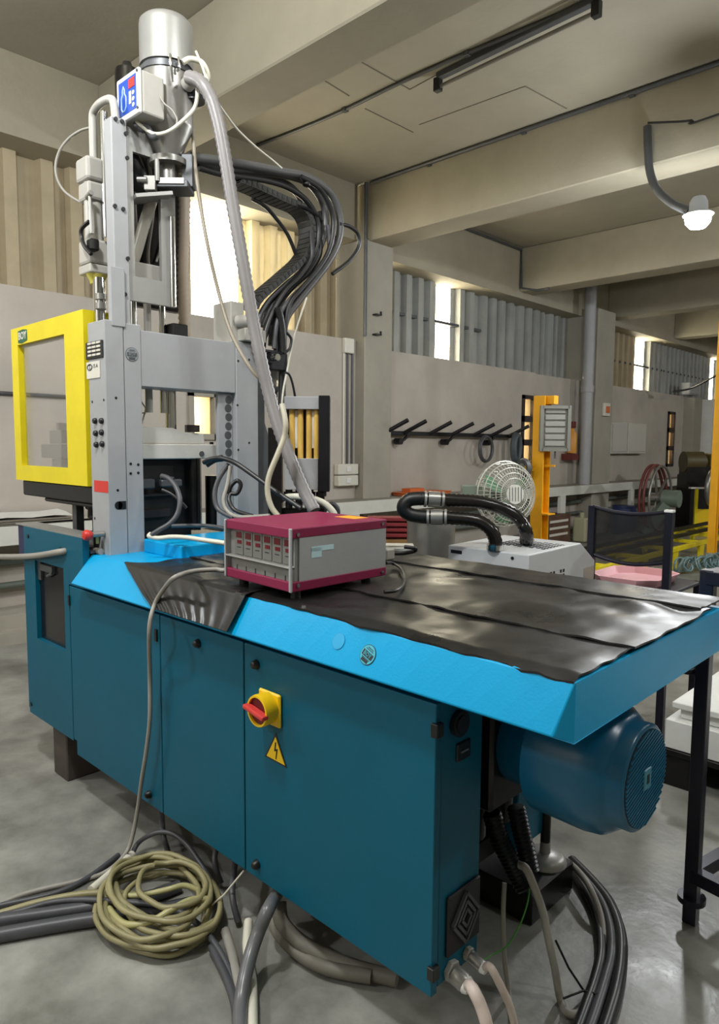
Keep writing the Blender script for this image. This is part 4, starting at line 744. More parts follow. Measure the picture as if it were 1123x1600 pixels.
# ------------------------------------------------------------------ rubber mats on the hood
from mathutils import noise
def top_z(y): return 1.125 + (y-1.36)/(2.235-1.36)*0.012
def rubber(label, x0, x1, y0, y1, lift, seed, wob=0.012, amp=0.009, front_drop=0.0, dents=()):
    nx_, ny_ = 90, 22; vs = []; 
    for j in range(ny_+1):
        for i in range(nx_+1):
            u, v = i/nx_, j/ny_
            x = x0+(x1-x0)*u + 0.008*noise.noise((v*6, seed, 1)) * (u if x1 > -0.8 else 1)
            yf = y0 + (0.060*(x0-x)/2.0 if front_drop else 0)
            y = yf+(y1-yf)*v + (wob*noise.noise((u*14, seed, 0)) * (1-v))
            z = top_z(y)+lift+amp*(0.5+0.5*noise.noise((x*5, y*7, seed))) + 0.4*amp*noise.noise((x*16, y*12, seed+3))
            for (dx, dy, dr, dh) in dents: z += dh*math.exp(-((x-dx)**2+(y-dy)**2*2)/dr**2)
            if front_drop and v < 0.09: z -= front_drop*(1-v/0.09)*(0.6+0.8*abs(noise.noise((u*22, seed, 2))))
            vs.append((x, y, z))
    n = len(vs); w = nx_+1
    vs += [(a, c, d-0.005) for a, c, d in vs]
    fs = [(j*w+i, j*w+i+1, (j+1)*w+i+1, (j+1)*w+i) for j in range(ny_) for i in range(nx_)]
    fs += [tuple(n+q for q in reversed(f_)) for f_ in fs]
    rim = [i for i in range(w)]+[(j+1)*w-1 for j in range(1,ny_+1)]+[ny_*w+i for i in range(w-2,-1,-1)]+[j*w for j in range(ny_-1,0,-1)]
    fs += [(rim[k], n+rim[k], n+rim[(k+1)%len(rim)], rim[(k+1)%len(rim)]) for k in range(len(rim))]
    mb = MB().add(vs, fs, True)
    return obj('rubber_mat', mb, M_rubber, label=label, cat='mat', group='rubber mats on the machine top')
rubber('front black rubber mat along the ragged cyan edge of the machine top', -2.52, -0.664, 1.372, 1.62, 0.008, 1.0, wob=0.014, front_drop=0.013)
rubber('broad middle black rubber mat on the machine top, dented near the end', -2.50, -0.652, 1.585, 2.09, 0.014, 5.0, wob=0.010, amp=0.010, dents=((-0.80,1.98,0.08,0.016),(-1.05,1.80,0.10,0.008),(-0.72,2.02,0.05,-0.012),(-1.35,1.95,0.05,0.01)))
rubber('narrow rear strip of black rubber mat on the machine top', -2.48, -0.668, 2.06, 2.245, 0.022, 9.0, amp=0.006)
# hanging flap over the bevel
fp = MB(); rows = []
TL, BL, TR, BR = -2.62, -2.26, -1.79, -1.80
nn_ = 90
for j in range(12):
    v = j/11
    row = []
    for i in range(nn_+1):
        u = i/nn_
        xl = TL+(BL-TL)*v + 0.02*noise.noise((v*5,2,2)); xr = TR+(BR-TR)*v
        x = xl+(xr-xl)*u
        wv = 0.5+0.5*math.sin(u*58+0.8*noise.noise((u*6,0,4)))
        row.append(bev_pt(x, 1.0-v*0.985, 0.017+0.004*wv*v))
    rows.append(row)
top_row = []
for i, p_ in enumerate(rows[0]):
    dy = 0.03+0.15*min(1, i/16)
    top_row.append(Vector((p_.x+0.06*(1-min(1,i/16)), p_.y+dy, top_z(p_.y+dy)+0.010)))
rows = [top_row, [a.lerp(b_, 0.85)+Vector((0,0,0.003)) for a, b_ in zip(top_row, rows[0])]]+rows
w = nn_+1; vs = [p_ for r_ in rows for p_ in r_]; n = len(vs)
vs += [Vector(p_)-Vector((0,-0.002,0.003)) for p_ in vs]
fs = [(j*w+i+1, j*w+i, (j+1)*w+i, (j+1)*w+i+1) for j in range(len(rows)-1) for i in range(nn_)]
fs += [tuple(n+q for q in reversed(f_)) for f_ in fs]
R_n = len(rows)
rim = [i for i in range(w)]+[(j+1)*w-1 for j in range(1,R_n)]+[(R_n-1)*w+i for i in range(w-2,-1,-1)]+[j*w for j in range(R_n-2,0,-1)]
fs += [(rim[k], n+rim[k], n+rim[(k+1)%len(rim)], rim[(k+1)%len(rim)]) for k in range(len(rim))]
fp.add(vs, fs, True)
obj('rubber_mat', fp, M_rubber, label='rippled black rubber flap hanging over the slanted cyan edge in front of the controller', cat='mat', group='rubber mats on the machine top')
# ------------------------------------------------------------------ maroon temperature controller
c_fr, c_fl, c_rr = Vector((-1.592,1.352,1.165)), Vector((-1.96,1.376,1.165)), Vector((-1.593,1.779,1.165))
ct = thing('temperature_controller', 'maroon and grey temperature controller with six red-display modules on the rubber mat', 'controller', tuple((c_fl+c_rr)/2))
eu, ev, ew = (c_fr-c_fl), (c_rr-c_fr), Vector((0,0,0.192))
def FB(mb, u0, u1, v0, v1, w0, w1):
    c = lambda a, b_, d: c_fl+eu*a+ev*b_+ew*d
    v = [c(a, b_, d) for d in (w0,w1) for b_ in (v0,v1) for a in (u0,u1)]
    return mb.add(v, [(0,2,3,1),(4,5,7,6),(0,1,5,4),(2,6,7,3),(0,4,6,2),(1,3,7,5)])
obj('case_core', FB(MB(), 0.004,0.996,0.09,0.996,0.14,0.86), M_grey, ct)
obj('top_cover', FB(MB(), 0,1,0.012,1,0.84,1.0), M_maroon, ct, 0.003, seg=2); obj('bottom_cover', FB(MB(), 0,1,0.012,1,0.0,0.16), M_maroon, ct, 0.003, seg=2)
obj('side_rail', FB(MB(),0,0.025,0,0.06,0.0,1.0), M_grey, ct, 0.002); obj('side_rail', FB(MB(),0.975,1.006,0,0.02,0.0,1.0), M_grey, ct, 0.002)
fp_ = obj('front_panel', FB(MB(), 0.02,0.98,0.055,0.09,0.02,0.98), mat('panel_grey', srgb(138,138,134), 0.5, var=0.08, scale=12), ct)
obj('front_ledge', FB(MB(), 0.02,0.98,0.0,0.06,0.365,0.395), M_alu, ct, 0.002)
obj('lower_plate', FB(MB(), 0.10,0.98,0.03,0.056,0.05,0.36), mat('lower_plate_grey', srgb(112,112,108), 0.5, var=0.1, scale=14), ct)
M_disp = mat('dark_red_display', srgb(98,18,30), 0.25)
for k in range(6):
    u = 0.10+k*0.145
    md = obj('module', FB(MB(), u,u+0.136,0.046,0.056,0.41,0.96), mat('module_grey', srgb(126,126,122), 0.4, 0.3) if k == 0 else bpy.data.materials['module_grey'], ct, 0.001)
    obj('display', FB(MB(), u+0.03,u+0.115,0.043,0.047,0.70,0.80), M_disp, md); obj('small_display', FB(MB(), u+0.045,u+0.115,0.043,0.047,0.60,0.66), M_disp, md)
    obj('module_lettering', FB(FB(FB(MB(), u+0.03,u+0.115,0.0445,0.047,0.83,0.838), u+0.03,u+0.115,0.0445,0.047,0.90,0.908), u+0.04,u+0.10,0.0445,0.047,0.53,0.545), M_ink, md)
    obj('switch_mark', FB(MB(), u+0.06,u+0.074,0.028,0.031,0.14,0.24), M_ink, ct)
for v_, w_ in ((0.07,0.90),(0.95,0.93),(0.07,0.10),(0.95,0.07)):
    p_ = c_fl+eu*1.0+ev*v_+ew*w_; obj('screw', MB().cyl(p_, p_+eu.normalized()*0.004, 0.006, n=10), M_chrome, ct)
obj('torn_sticker', FB(FB(MB(), 1.0-0.004,1.0-0.001,0.20,0.30,0.50,0.66), 0.996,0.999,0.20,0.42,0.60,0.68), mat('pale_blue_sticker', srgb(188,220,226), 0.5), ct)
obj('orange_sticker', FB(MB(), 0.52,0.80,0.80,0.96,1.0,1.003), mat('orange_label', srgb(240,160,40), 0.5), ct)
ft = [(0.12,0.12),(0.90,0.12),(0.90,0.85),(0.12,0.85)]
for u_, v_ in ft: obj('foot', MB().cyl(c_fl+eu*u_+ev*v_+Vector((0,0,-0.032)), c_fl+eu*u_+ev*v_+Vector((0,0,0.002)), 0.016, n=12), M_black, ct)
pg = c_fl+eu*0.97+ev*1.0+ew*0.36
obj('rear_plug', MB().box(pg.x-0.03,pg.x+0.012,pg.y,pg.y+0.045,pg.z-0.02,pg.z+0.02), M_castw, ct, 0.005)
cable([pg+Vector((0,0.045,0)), pg+Vector((0.02,0.075,0.0)), pg+Vector((0.05,0.10,0.008)), pg+Vector((0.06,0.09,0.02)), pg+Vector((0.03,0.07,0.024))], 0.007, M_cable_k, 'short black mains lead at the plug on the back of the controller', 'cable')
cable([tuple(pg+Vector((0,0.01,-0.03))), (-1.728,1.961,1.17), (-1.63,1.905,1.165), (-1.479,1.739,1.162), (-1.413,1.629,1.162), (-1.421,1.579,1.162)], 0.006, M_cable_k, 'thin black lead lying on the mat behind the controller', 'cable')
# grey cable from the controller over the edge, down the doors to the floor
cable([tuple(c_fl+ev*0.2+ew*0.15)]+[(-2.049,1.444,1.165),(-2.086,1.424,1.165),(-2.107,1.346,1.165),(-2.044,1.237,1.165)]+[(-2.19,1.282,1.097),(-2.244,1.282,1.043)]+[(-2.225,1.25,0.991),(-2.236,1.25,0.916)]+[(-2.326,1.3,0.768),(-2.332,1.3,0.596),(-2.361,1.3,0.464),(-2.404,1.3,0.324),(-2.444,1.3,0.181)]+[(-2.449,1.27,0.062),(-2.424,1.212,0.03),(-2.422,1.139,0.012),(-2.449,1.047,0.012),(-2.502,0.9,0.012),(-2.51,0.774,0.012)], 0.0085, M_cable_g, 'grey cable from the maroon controller hanging down over the left door to the floor', 'cable', k=8)

# ------------------------------------------------------------------ cables on the floor, left
cable([(-2.508,0.753,0.014),(-2.494,0.809,0.014),(-2.431,0.961,0.014),(-2.431,1.087,0.014),(-2.49,1.243,0.014)], 0.010, M_cable_d, 'thin dark cable lying across the floor at far left, ending near the coil', 'cable')
t = thing('cable_joint', 'pale straight cable sleeve on the floor just left of the coil', 'sleeve', (-2.39,1.159,0.02))
obj('sleeve', MB().cyl((-2.342,1.063,0.022), (-2.419,1.243,0.026), 0.016, n=14), M_cable_w, t); obj('collar', MB().cyl((-2.413,1.232,0.026), (-2.422,1.247,0.026), 0.018, n=14).cyl((-2.428,1.258,0.026), (-2.435,1.27,0.026), 0.018, n=14), M_label, t)
cable([(-2.429,1.264,0.026),(-2.454,1.305,0.05),(-2.41,1.328,0.09),(-2.368,1.359,0.11),(-2.317,1.384,0.11),(-2.251,1.398,0.09),(-2.158,1.389,0.07),(-2.077,1.375,0.05),(-1.976,1.342,0.04),(-1.914,1.304,0.03)], 0.0095, M_cable_d, 'dark cable arching from the pale sleeve over the back of the coil', 'cable')
cable([(-2.474,0.742,0.02),(-2.442,0.792,0.02),(-2.409,0.906,0.02),(-2.344,1.035,0.02),(-2.251,1.132,0.02),(-2.145,1.196,0.02)], 0.012, M_cable_o, 'olive cable coming in from the left into the coil', 'cable')
cable([(-2.457,0.736,0.02),(-2.407,0.841,0.02),(-2.362,0.931,0.03),(-2.269,1.001,0.05),(-2.152,1.081,0.06),(-2.042,1.162,0.06),(-1.951,1.203,0.05),(-1.851,1.211,0.04),(-1.756,1.201,0.03),(-1.664,1.177,0.02),(-1.571,1.137,0.015)], 0.010, M_cable_d, 'grey cable crossing over the top of the coil and running to the front', 'cable')
cable([(-2.43,0.728,0.024),(-2.398,0.777,0.024),(-2.314,0.911,0.024),(-2.242,1.033,0.024),(-2.162,1.181,0.024),(-2.142,1.297,0.02)], 0.022, M_cable_d, 'upper of two thick dark cables passing under the coil', 'cable')
cable([(-2.351,0.702,0.024),(-2.323,0.75,0.024),(-2.25,0.884,0.024),(-2.179,1.003,0.024),(-2.097,1.121,0.024),(-2.021,1.272,0.024)], 0.024, M_cable_d, 'lower of two thick dark cables passing under the coil', 'cable')
# the coil itself: one long cable in loose loops
coil = []; rnd = random.Random(11)
cc_, cxp, cyp = Vector((-2.093,1.188,0.03)), Vector((0.15,0.148,0)), Vector((-0.231,0.135,0))
loops = [(1.0,1.0,0,0),(0.88,0.86,0.12,0.16),(0.98,0.84,-0.04,-0.22),(0.74,0.78,-0.12,0.10),(0.95,1.0,0.05,-0.14),(0.72,0.56,0.22,-0.10),(1.0,0.92,0.02,-0.22),(0.60,0.66,-0.22,0.16),(0.92,0.80,0.08,-0.02),(0.55,0.5,0.2,0.0)]
for li, (ax_, ay_, ox_, oy_) in enumerate(loops):
    for i in range(16):
        tt = (i/16); jit = 0.022*math.sin(i*1.9+li*2.3)
        nx2 = loops[min(li+1, len(loops)-1)]
        A1, A2, O1, O2 = [p_*(1-tt)+q_*tt for p_, q_ in zip((ax_,ay_,ox_,oy_), nx2)]
        a = 2*PI*(i/16)+PI*0.8
        p_ = cc_ + cxp*(O1+(A1+jit)*math.cos(a)) + cyp*(O2+(A2-jit)*math.sin(a))
        p_.z = 0.016+0.009*li+0.012*rnd.random(); coil.append(p_)
obj('cable_coil', MB().tube(smooth(coil, 4), 0.0096, 8), M_cable_o, label='loose coil of olive-beige cable on the floor by the left doors', cat='cable coil')
cable([(-2.172,1.106,0.06),(-2.119,1.146,0.07),(-2.06,1.202,0.09),(-2.035,1.257,0.09),(-1.982,1.304,0.06)], 0.0098, mat('bright_olive_cable', srgb(178,172,122), 0.35), 'bright olive cable strand lying across the middle of the coil', 'cable')
cable([(-2.162,1.04,0.05),(-2.039,1.034,0.06),(-1.966,1.084,0.08),(-1.945,1.153,0.1),(-1.94,1.222,0.1),(-1.921,1.283,0.08)], 0.0115, bpy.data.materials['bright_olive_cable'], 'bright olive cable loop crossing the front of the coil', 'cable')
cable([(-2.257,1.112,0.06),(-2.141,1.076,0.07),(-2.043,1.103,0.05),(-1.928,1.129,0.05),(-1.861,1.182,0.05),(-1.869,1.26,0.04)], 0.0115, M_cable_o, 'olive cable strand bending through the right of the coil', 'cable')
obj('cable_tie', MB().tube([(-1.841,1.36,0.185), (-1.888,1.312,0.1), (-1.921,1.286,0.06)], 0.003, 6), M_cable_w, label='thin pale cable tie strung from the middle door to the coil', cat='tie')
cable([(-1.719,1.4,0.137),(-1.613,1.284,0.2),(-1.618,1.248,0.14),(-1.6,1.205,0.1),(-1.562,1.153,0.07),(-1.522,1.11,0.04),(-1.446,1.049,0.03)], 0.021, mat('slate_cable', srgb(104,104,106), 0.3), 'thick slate-grey cable coming out from under the right door', 'cable')
cable([(-1.798,1.199,0.02),(-1.706,1.172,0.02),(-1.624,1.144,0.02),(-1.543,1.107,0.02),(-1.46,1.051,0.02)], 0.013, M_cable_d, 'dark cable running to the front, left of the thick slate-grey cable', 'cable')
cable([(-1.828,1.274,0.02),(-1.728,1.227,0.02),(-1.653,1.187,0.02),(-1.558,1.141,0.02),(-1.443,1.068,0.02)], 0.016, M_cable_g, 'grey flat cable running to the front under the slate-grey cable', 'cable')
cable([(-1.778,1.33,0.05),(-1.695,1.262,0.04),(-1.61,1.212,0.03),(-1.547,1.169,0.03),(-1.421,1.073,0.03)], 0.015, M_cable_w, 'pale cable with worn white sheath right of the slate-grey cable', 'cable')
cable([(-1.679,1.378,0.14),(-1.646,1.361,0.1),(-1.583,1.376,0.06),(-1.486,1.406,0.04),(-1.392,1.449,0.03),(-1.282,1.5,0.03)], 0.024, mat('dusty_cable', srgb(110,106,96), 0.6), 'upper of two dusty thick cables under the right door', 'cable')
cable([(-1.712,1.383,0.1),(-1.662,1.353,0.07),(-1.584,1.367,0.03),(-1.464,1.385,0.03),(-1.343,1.454,0.03)], 0.022, bpy.data.materials['dusty_cable'], 'lower of two dusty thick cables under the right door', 'cable')
for k, (q0, q1, q2) in enumerate([((350,1300),(330,1340),(345,1380)),((372,1330),(362,1390),(372,1440)),((252,1272),(254,1300),(262,1330))]):
    cable([tuple(v) for v in ([(-2.153,1.5,0.164),(-2.092,1.414,0.1),(-2.052,1.413,0.02)], [(-2.065,1.5,0.112),(-1.892,1.347,0.1),(-1.837,1.331,0.02)], [(-2.61,1.5,0.065),(-2.38,1.372,0.1),(-2.369,1.386,0.02)])[k]], 0.011, M_cable_d, ['dark cable hanging from under the middle door into the coil shadow','dark cable hanging under the seam between middle and right doors','dark cable hanging under the seam between left and middle doors'][k], 'cable')
# ------------------------------------------------------------------ right end of the machine: glands, conduits, cables
def gland(name_lab, c, r_, par):
    g = thing('cable_gland', name_lab, 'gland', c); c = Vector(c)
    obj('gland_nut', MB().lathe([(0,0),(r_*1.1,0),(r_*1.1,0.016),(0,0.016)], c, (1,0,0), 6), M_castw, g, 0.002)
    obj('gland_body', MB().lathe([(r_*0.95,0.016),(r_*0.95,0.05),(r_*0.8,0.056),(0.0,0.056)], c, (1,0,-0.25), 14), M_steel, g)
    obj('gland_cap', MB().lathe([(r_*0.82,0.05),(r_*0.9,0.056),(r_*0.7,0.068),(0,0.068)], c, (1,0,-0.25), 14), M_white, g)
    return c+Vector((0.06,0,-0.012))
ga = gland('larger cable gland at the bottom of the machine end panel', (-1.04,1.428,0.235), 0.026, None)
gb = gland('smaller cable gland at the bottom edge of the machine end panel', (-1.04,1.502,0.242), 0.018, None)
M_pinkish = mat('pinkish_white_cable', srgb(204,188,178), 0.45)
cable([tuple(ga)]+[(-0.93,1.374,0.273),(-0.9,1.37,0.243),(-0.88,1.369,0.197),(-0.88,1.39,0.099)], 0.0155, M_pinkish, 'thick pinkish white cable from the larger gland', 'cable')
cable([tuple(gb)]+[(-0.95,1.483,0.258),(-0.93,1.509,0.195),(-0.92,1.536,0.131),(-0.92,1.568,0.047)], 0.0105, M_pinkish, 'thinner white cable from the smaller gland', 'cable')
cable([tuple(gb+Vector((-0.02,0.01,0)))]+[(-1.022,1.6,0.19),(-1.002,1.646,0.204),(-0.988,1.688,0.253),(-0.984,1.72,0.307),(-0.996,1.749,0.336)], 0.0022, mat('earth_wire_green', srgb(70,150,50), 0.45), 'thin green earth wire from the smaller gland', 'wire', 'wire')
M_cond = mat('black_conduit', srgb(24,25,26), 0.35)
obj('conduit_hose', ribbed([(-1.095,1.695,0.541),(-1.078,1.712,0.463),(-1.048,1.727,0.401),(-1.022,1.739,0.349),(-1.003,1.743,0.322)], 0.027, 0.012, 0.16, 14), M_cond, label='left of two black corrugated conduits hanging from the pump', cat='hose')
obj('conduit_hose', ribbed([(-1.066,1.779,0.54),(-1.048,1.783,0.467),(-1.031,1.785,0.413),(-1.016,1.786,0.356)], 0.026, 0.012, 0.16, 14), M_cond, label='right of two black corrugated conduits hanging from the pump', cat='hose')
cable([(-1.018,1.729,0.4),(-0.994,1.724,0.401),(-0.972,1.731,0.355),(-0.947,1.742,0.285),(-0.933,1.755,0.198),(-0.924,1.777,0.112),(-0.911,1.793,0.012),(-0.869,1.759,0.012),(-0.846,1.784,0.012),(-0.851,1.852,0.012),(-0.877,1.968,0.012),(-0.918,2.084,0.012),(-0.976,2.186,0.041),(-1.051,2.253,0.078),(-1.131,2.314,0.079),(-1.192,2.353,0.068)], 0.0115, M_cable_g, 'grey cable looping down to the floor and up beside the steel foot', 'cable')
cable([(-1.065,1.725,0.326),(-1.055,1.707,0.24),(-1.044,1.703,0.108),(-1.018,1.694,0.008),(-0.917,1.547,0.008)], 0.007, M_cable_g, 'thin grey cable hanging straight down behind the end panel', 'cable')
for k, (dx, r_, m, lab) in enumerate([(0,0.017,M_cable_k,'innermost black cable of the bundle bowing out right of the steel foot'),(16,0.017,M_cable_d,'middle dark cable of the bundle bowing out right of the steel foot'),(30,0.020,M_cable_k,'outermost black cable of the bundle bowing out right of the steel foot')]):
    pth = ([(-1.216,2.413,0.024),(-1.13,2.342,0.018),(-1.039,2.257,0.018),(-0.964,2.154,0.018),(-0.904,2.037,0.018),(-0.869,1.929,0.018),(-0.845,1.831,0.018),(-0.824,1.74,0.018),(-0.803,1.644,0.018)], [(-1.22,2.435,0.018),(-1.119,2.369,0.018),(-1.018,2.287,0.018),(-0.938,2.179,0.018),(-0.88,2.061,0.018),(-0.847,1.95,0.018),(-0.819,1.841,0.018),(-0.798,1.751,0.018),(-0.781,1.665,0.018)], [(-1.217,2.445,0.02),(-1.095,2.372,0.02),(-0.995,2.296,0.02),(-0.908,2.184,0.02),(-0.848,2.058,0.02),(-0.806,1.934,0.02),(-0.779,1.828,0.02),(-0.757,1.728,0.02),(-0.747,1.668,0.02)])[k]
    cable(pth, r_, m, lab, 'cable', group=None)
obj('cable_tie', MB().tube([(-0.938,1.806,0.169),(-0.909,1.834,0.085),(-0.869,1.865,0.01)], 0.0035, 6).tube([(-0.894,1.779,0.03),(-0.866,1.848,0.03),(-0.82,1.866,0.03)], 0.0035, 6), M_black, label='thin black ties round the bundle of cables at right', cat='tie')
# ------------------------------------------------------------------ grey portable unit with black ducts behind the machine
UX0, UX1, UY0, UY1, UZ = -2.25, -1.767, 3.0, 3.70, 1.087
un = thing('portable_dryer', 'pale grey steel cabinet unit with two black ducts, behind the machine', 'dryer', ((UX0+UX1)/2,3.35,0))
prof = [(UY0,0.12),(UY1,0.12),(UY1,0.985),(3.53,UZ+0.008),(UY0,UZ)]
obj('cabinet', MB().prism(prof, 'x', UX0, UX1), mat('light_grey_cabinet', srgb(192,194,196), 0.45, var=0.03), un, 0.006, seg=2)
for k, (a, c) in enumerate(((UX0+0.05,UY0+0.08),(UX1-0.05,UY0+0.08),(UX0+0.05,UY1-0.08),(UX1-0.05,UY1-0.08))):
    obj('caster', MB().cyl((a-0.015,c,0.05),(a+0.015,c,0.05),0.05,n=16).box(a-0.02,a+0.02,c-0.03,c+0.03,0.05,0.125), M_black, un)
vs_ = MB(); vt = MB()
for gx in (0.07,0.13,0.30,0.36):
    for i in range(3):
        for j in range(2): vs_.box(UX0+gx+0.02*j,UX0+gx+0.02*j+0.012,UY0-0.0015,UY0+0.002,UZ-0.115-0.022*i,UZ-0.100-0.022*i)
for gy in (0.11,0.21,0.31):
    for i in range(5):
        for j in range(2): vs_.box(UX1-0.002,UX1+0.0015,UY0+gy+0.03*j,UY0+gy+0.03*j+0.017,UZ-0.125-0.024*i,UZ-0.109-0.024*i)
obj('vent_slot', vs_, M_black, un)
for i in range(9):
    for j in range(7): vt.box(UX0+0.16+0.034*i,UX0+0.18+0.034*i,UY0+0.20+0.06*j*0.55+0.012*(i%2),UY0+0.21+0.06*j*0.55+0.012*(i%2),UZ+0.001+0.0151*(0.21+0.033*j)/1.0*0.6,UZ+0.008)
obj('top_slot', vt, M_dgrey, un)
obj('screw', MB().cyl((UX1-0.09,UY0-0.004,UZ-0.025),(UX1-0.09,UY0,UZ-0.025),0.008,n=10).cyl((UX1-0.02,UY0-0.004,UZ-0.11),(UX1-0.02,UY0,UZ-0.11),0.008,n=10).box(UX0+0.02,UX0+0.09,UY0-0.002,UY0,UZ-0.04,UZ-0.022), M_blackm, un)
obj('handle_recess', MB().box(UX1-0.001,UX1+0.003,UY1-0.13,UY1-0.01,UZ-0.30,UZ-0.13), mat('handle_beige', srgb(170,160,150), 0.5), un, 0.012)
e1, e2 = Vector((-1.967,3.012,1.1)), Vector((-1.961,3.299,1.1))
du = thing('air_duct', 'pair of black ribbed air ducts joined by a round elbow, on the grey unit', 'duct', tuple(e1))
d1_, d2_ = 3.532, 3.735
lo = [(-1.967,3.012,1.1),(-1.966,3.009,1.142),(-1.983,2.993,1.191),(-2.022,2.969,1.225),(-2.067,2.939,1.239),(-2.126,2.896,1.244),(-2.184,2.855,1.249),(-2.241,2.813,1.248)]
up_ = [(-1.961,3.299,1.1),(-1.902,3.197,1.162),(-1.917,3.182,1.214),(-1.946,3.154,1.257),(-1.984,3.117,1.286),(-2.026,3.063,1.309),(-2.077,3,1.326),(-2.136,2.928,1.332),(-2.191,2.862,1.336),(-2.272,2.783,1.341)]
M_duct = mat('glossy_black_duct', srgb(26,22,20), 0.22)
obj('lower_hose', ribbed(lo, 0.034, 0.024, 0.10, 16), M_duct, du); obj('upper_hose', ribbed(up_, 0.034, 0.024, 0.10, 16), M_duct, du)
el = [(-2.236,2.818,1.248),(-2.274,2.788,1.25),(-2.313,2.758,1.259),(-2.334,2.737,1.282),(-2.334,2.737,1.308),(-2.316,2.755,1.334),(-2.282,2.78,1.341),(-2.251,2.803,1.342)]
obj('elbow', MB().tube(smooth(el, 6), 0.0355, 16), M_black, du)
for a, c in ((lo[6],lo[7]),(up_[8],up_[9])):
    a, c = Vector(a), Vector(c); d = (c-a).normalized(); q = a.lerp(c, 0.35)
    obj('hose_clamp', MB().cyl(q-d*0.03, q+d*0.03, 0.040, n=20), M_steel, du); obj('clamp_ring', MB().cyl(q-d*0.05, q-d*0.038, 0.041, n=20).cyl(q+d*0.038, q+d*0.05, 0.041, n=20), M_alu, du)
for e_ in (e1, e2): obj('collar', MB().cyl((e_.x,e_.y,UZ+0.002),(e_.x,e_.y,UZ+0.03),0.043,n=20), M_chrome, du)
# ------------------------------------------------------------------ things behind, between the machine and the bench
t = thing('steel_drum', 'shiny steel bin standing left of the grey unit', 'drum', (-2.552,3.236,0))
dc = t.location; ztop = 1.182
obj('drum_body', MB().lathe([(0.0,0.02),(0.14,0.02),(0.14,ztop-0.02),(0.145,ztop),(0.135,ztop),(0.13,0.05)], (dc.x,dc.y,0), n=28), M_steel, t); obj('rim', MB().lathe([(0.14,0.45),(0.146,0.46),(0.14,0.47)], (dc.x,dc.y,0), n=28), M_steel, t)
dk = (-2.556,3.232,1.182)
t = thing('wooden_crate', 'brown wooden crate stacked with dark red trays behind the controller', 'crate', (-3.044,3.455,0))
cx_, cy_ = t.location.x, t.location.y; zt = 1.02
obj('crate_body', MB().obox((cx_,cy_,zt/2), (0.30,0.30,zt), R44), mat('brown_wood', srgb(146,110,66), 0.6, var=0.2, scale=5), t, 0.004)
for k in range(4):
    tr = thing('red_tray', ['lowest','second','third','topmost'][k]+' of the dark red trays stacked behind the controller', 'tray', (cx_,cy_,zt+0.003+0.034*k), group='dark red trays')
    z0 = zt+0.003+0.034*k
    obj('tray_base', MB().obox((cx_,cy_,z0+0.008), (0.32,0.30,0.014), R44), mat('dark_red_tray', srgb(128,44,48), 0.45), tr, 0.003) if k == 0 else obj('tray_base', MB().obox((cx_,cy_,z0+0.008), (0.32,0.30,0.014), R44), bpy.data.materials['dark_red_tray'], tr, 0.003)
    obj('tray_rim', MB().obox(Vector((cx_,cy_,z0+0.022))+fr_*0.16, (0.34,0.014,0.022), R44).obox(Vector((cx_,cy_,z0+0.022))+rt_*0.168, (0.014,0.30,0.022), R44), bpy.data.materials['dark_red_tray'], tr, 0.003)
wb = Vector((-2.524,2.915,1.037))
t = thing('cardboard_box', 'white box beside the plug behind the controller', 'box', (wb.x,wb.y,0)); obj('box_body', MB().obox((wb.x,wb.y,wb.z/2), (0.16,0.2,wb.z+0.05), R44), M_white, t, 0.003); obj('box_flap', MB().obox((wb.x,wb.y,wb.z+0.03), (0.165,0.1,0.006), R44), M_label, t)
ot = [Vector(q) for q in [(-5.973,7.116,0.955),(-5.716,8.009,0.955)]]
t = thing('orange_tray', 'flat orange tray lying on the white wall bench above the ducts', 'tray', (-6.1,(ot[0].y+ot[1].y)/2,0.952))
obj('tray_body', MB().box(-6.27,-5.98,ot[0].y,ot[1].y,0.953,0.985), mat('orange_plastic', srgb(206,106,52), 0.5), t, 0.006); obj('tray_rim', MB().box(-6.28,-5.97,ot[0].y-0.01,ot[1].y+0.01,0.985,1.0).box(-6.2,-6.05,ot[0].y+0.1,ot[0].y+0.4,1.0,1.05), bpy.data.materials['orange_plastic'], t, 0.004)
# ------------------------------------------------------------------ pedestal fan
FN = Vector((-3.397,5.34,1.197))
fan = thing('pedestal_fan', 'large pedestal fan in a white wire cage behind the grey unit', 'fan', (FN.x,FN.y,0))
fd = (fr_*0.92 + rt_*0.40 + Vector((0,0,0.05))).normalized()       # where the fan faces
fa = fd.orthogonal(); fa = Vector((0,0,1)).cross(fd).normalized(); fb_ = fd.cross(fa)
RC = 0.285
M_wire = mat('white_wire', srgb(206,206,196), 0.4, 0.3)
cg = MB()
ringp = lambda rad, off: [FN+fd*off+(fa*math.cos(2*PI*i/40)+fb_*math.sin(2*PI*i/40))*rad for i in range(40)]
for rad, off in ((RC,0.0),(RC*0.93,0.07),(RC*0.80,0.105),(RC*0.64,0.125),(RC*0.48,0.135),(RC*0.93,-0.07),(RC*0.7,-0.10)): cg.tube(ringp(rad, off), 0.0045 if rad < RC else 0.008, 5, closed=True)
for k in range(48):
    a = 2*PI*k/48; dv = fa*math.cos(a)+fb_*math.sin(a)
    cg.tube(smooth([FN+dv*0.09+fd*0.14, FN+dv*RC*0.6+fd*0.125, FN+dv*RC*0.9+fd*0.075, FN+dv*RC],3), 0.0028, 4, caps=False)
    if k % 2 == 0: cg.tube(smooth([FN+dv*0.08-fd*0.11, FN+dv*RC*0.65-fd*0.10, FN+dv*RC*0.95-fd*0.06, FN+dv*RC],3), 0.0028, 4, caps=False)
obj('cage', cg, M_wire, fan)
bl = MB()
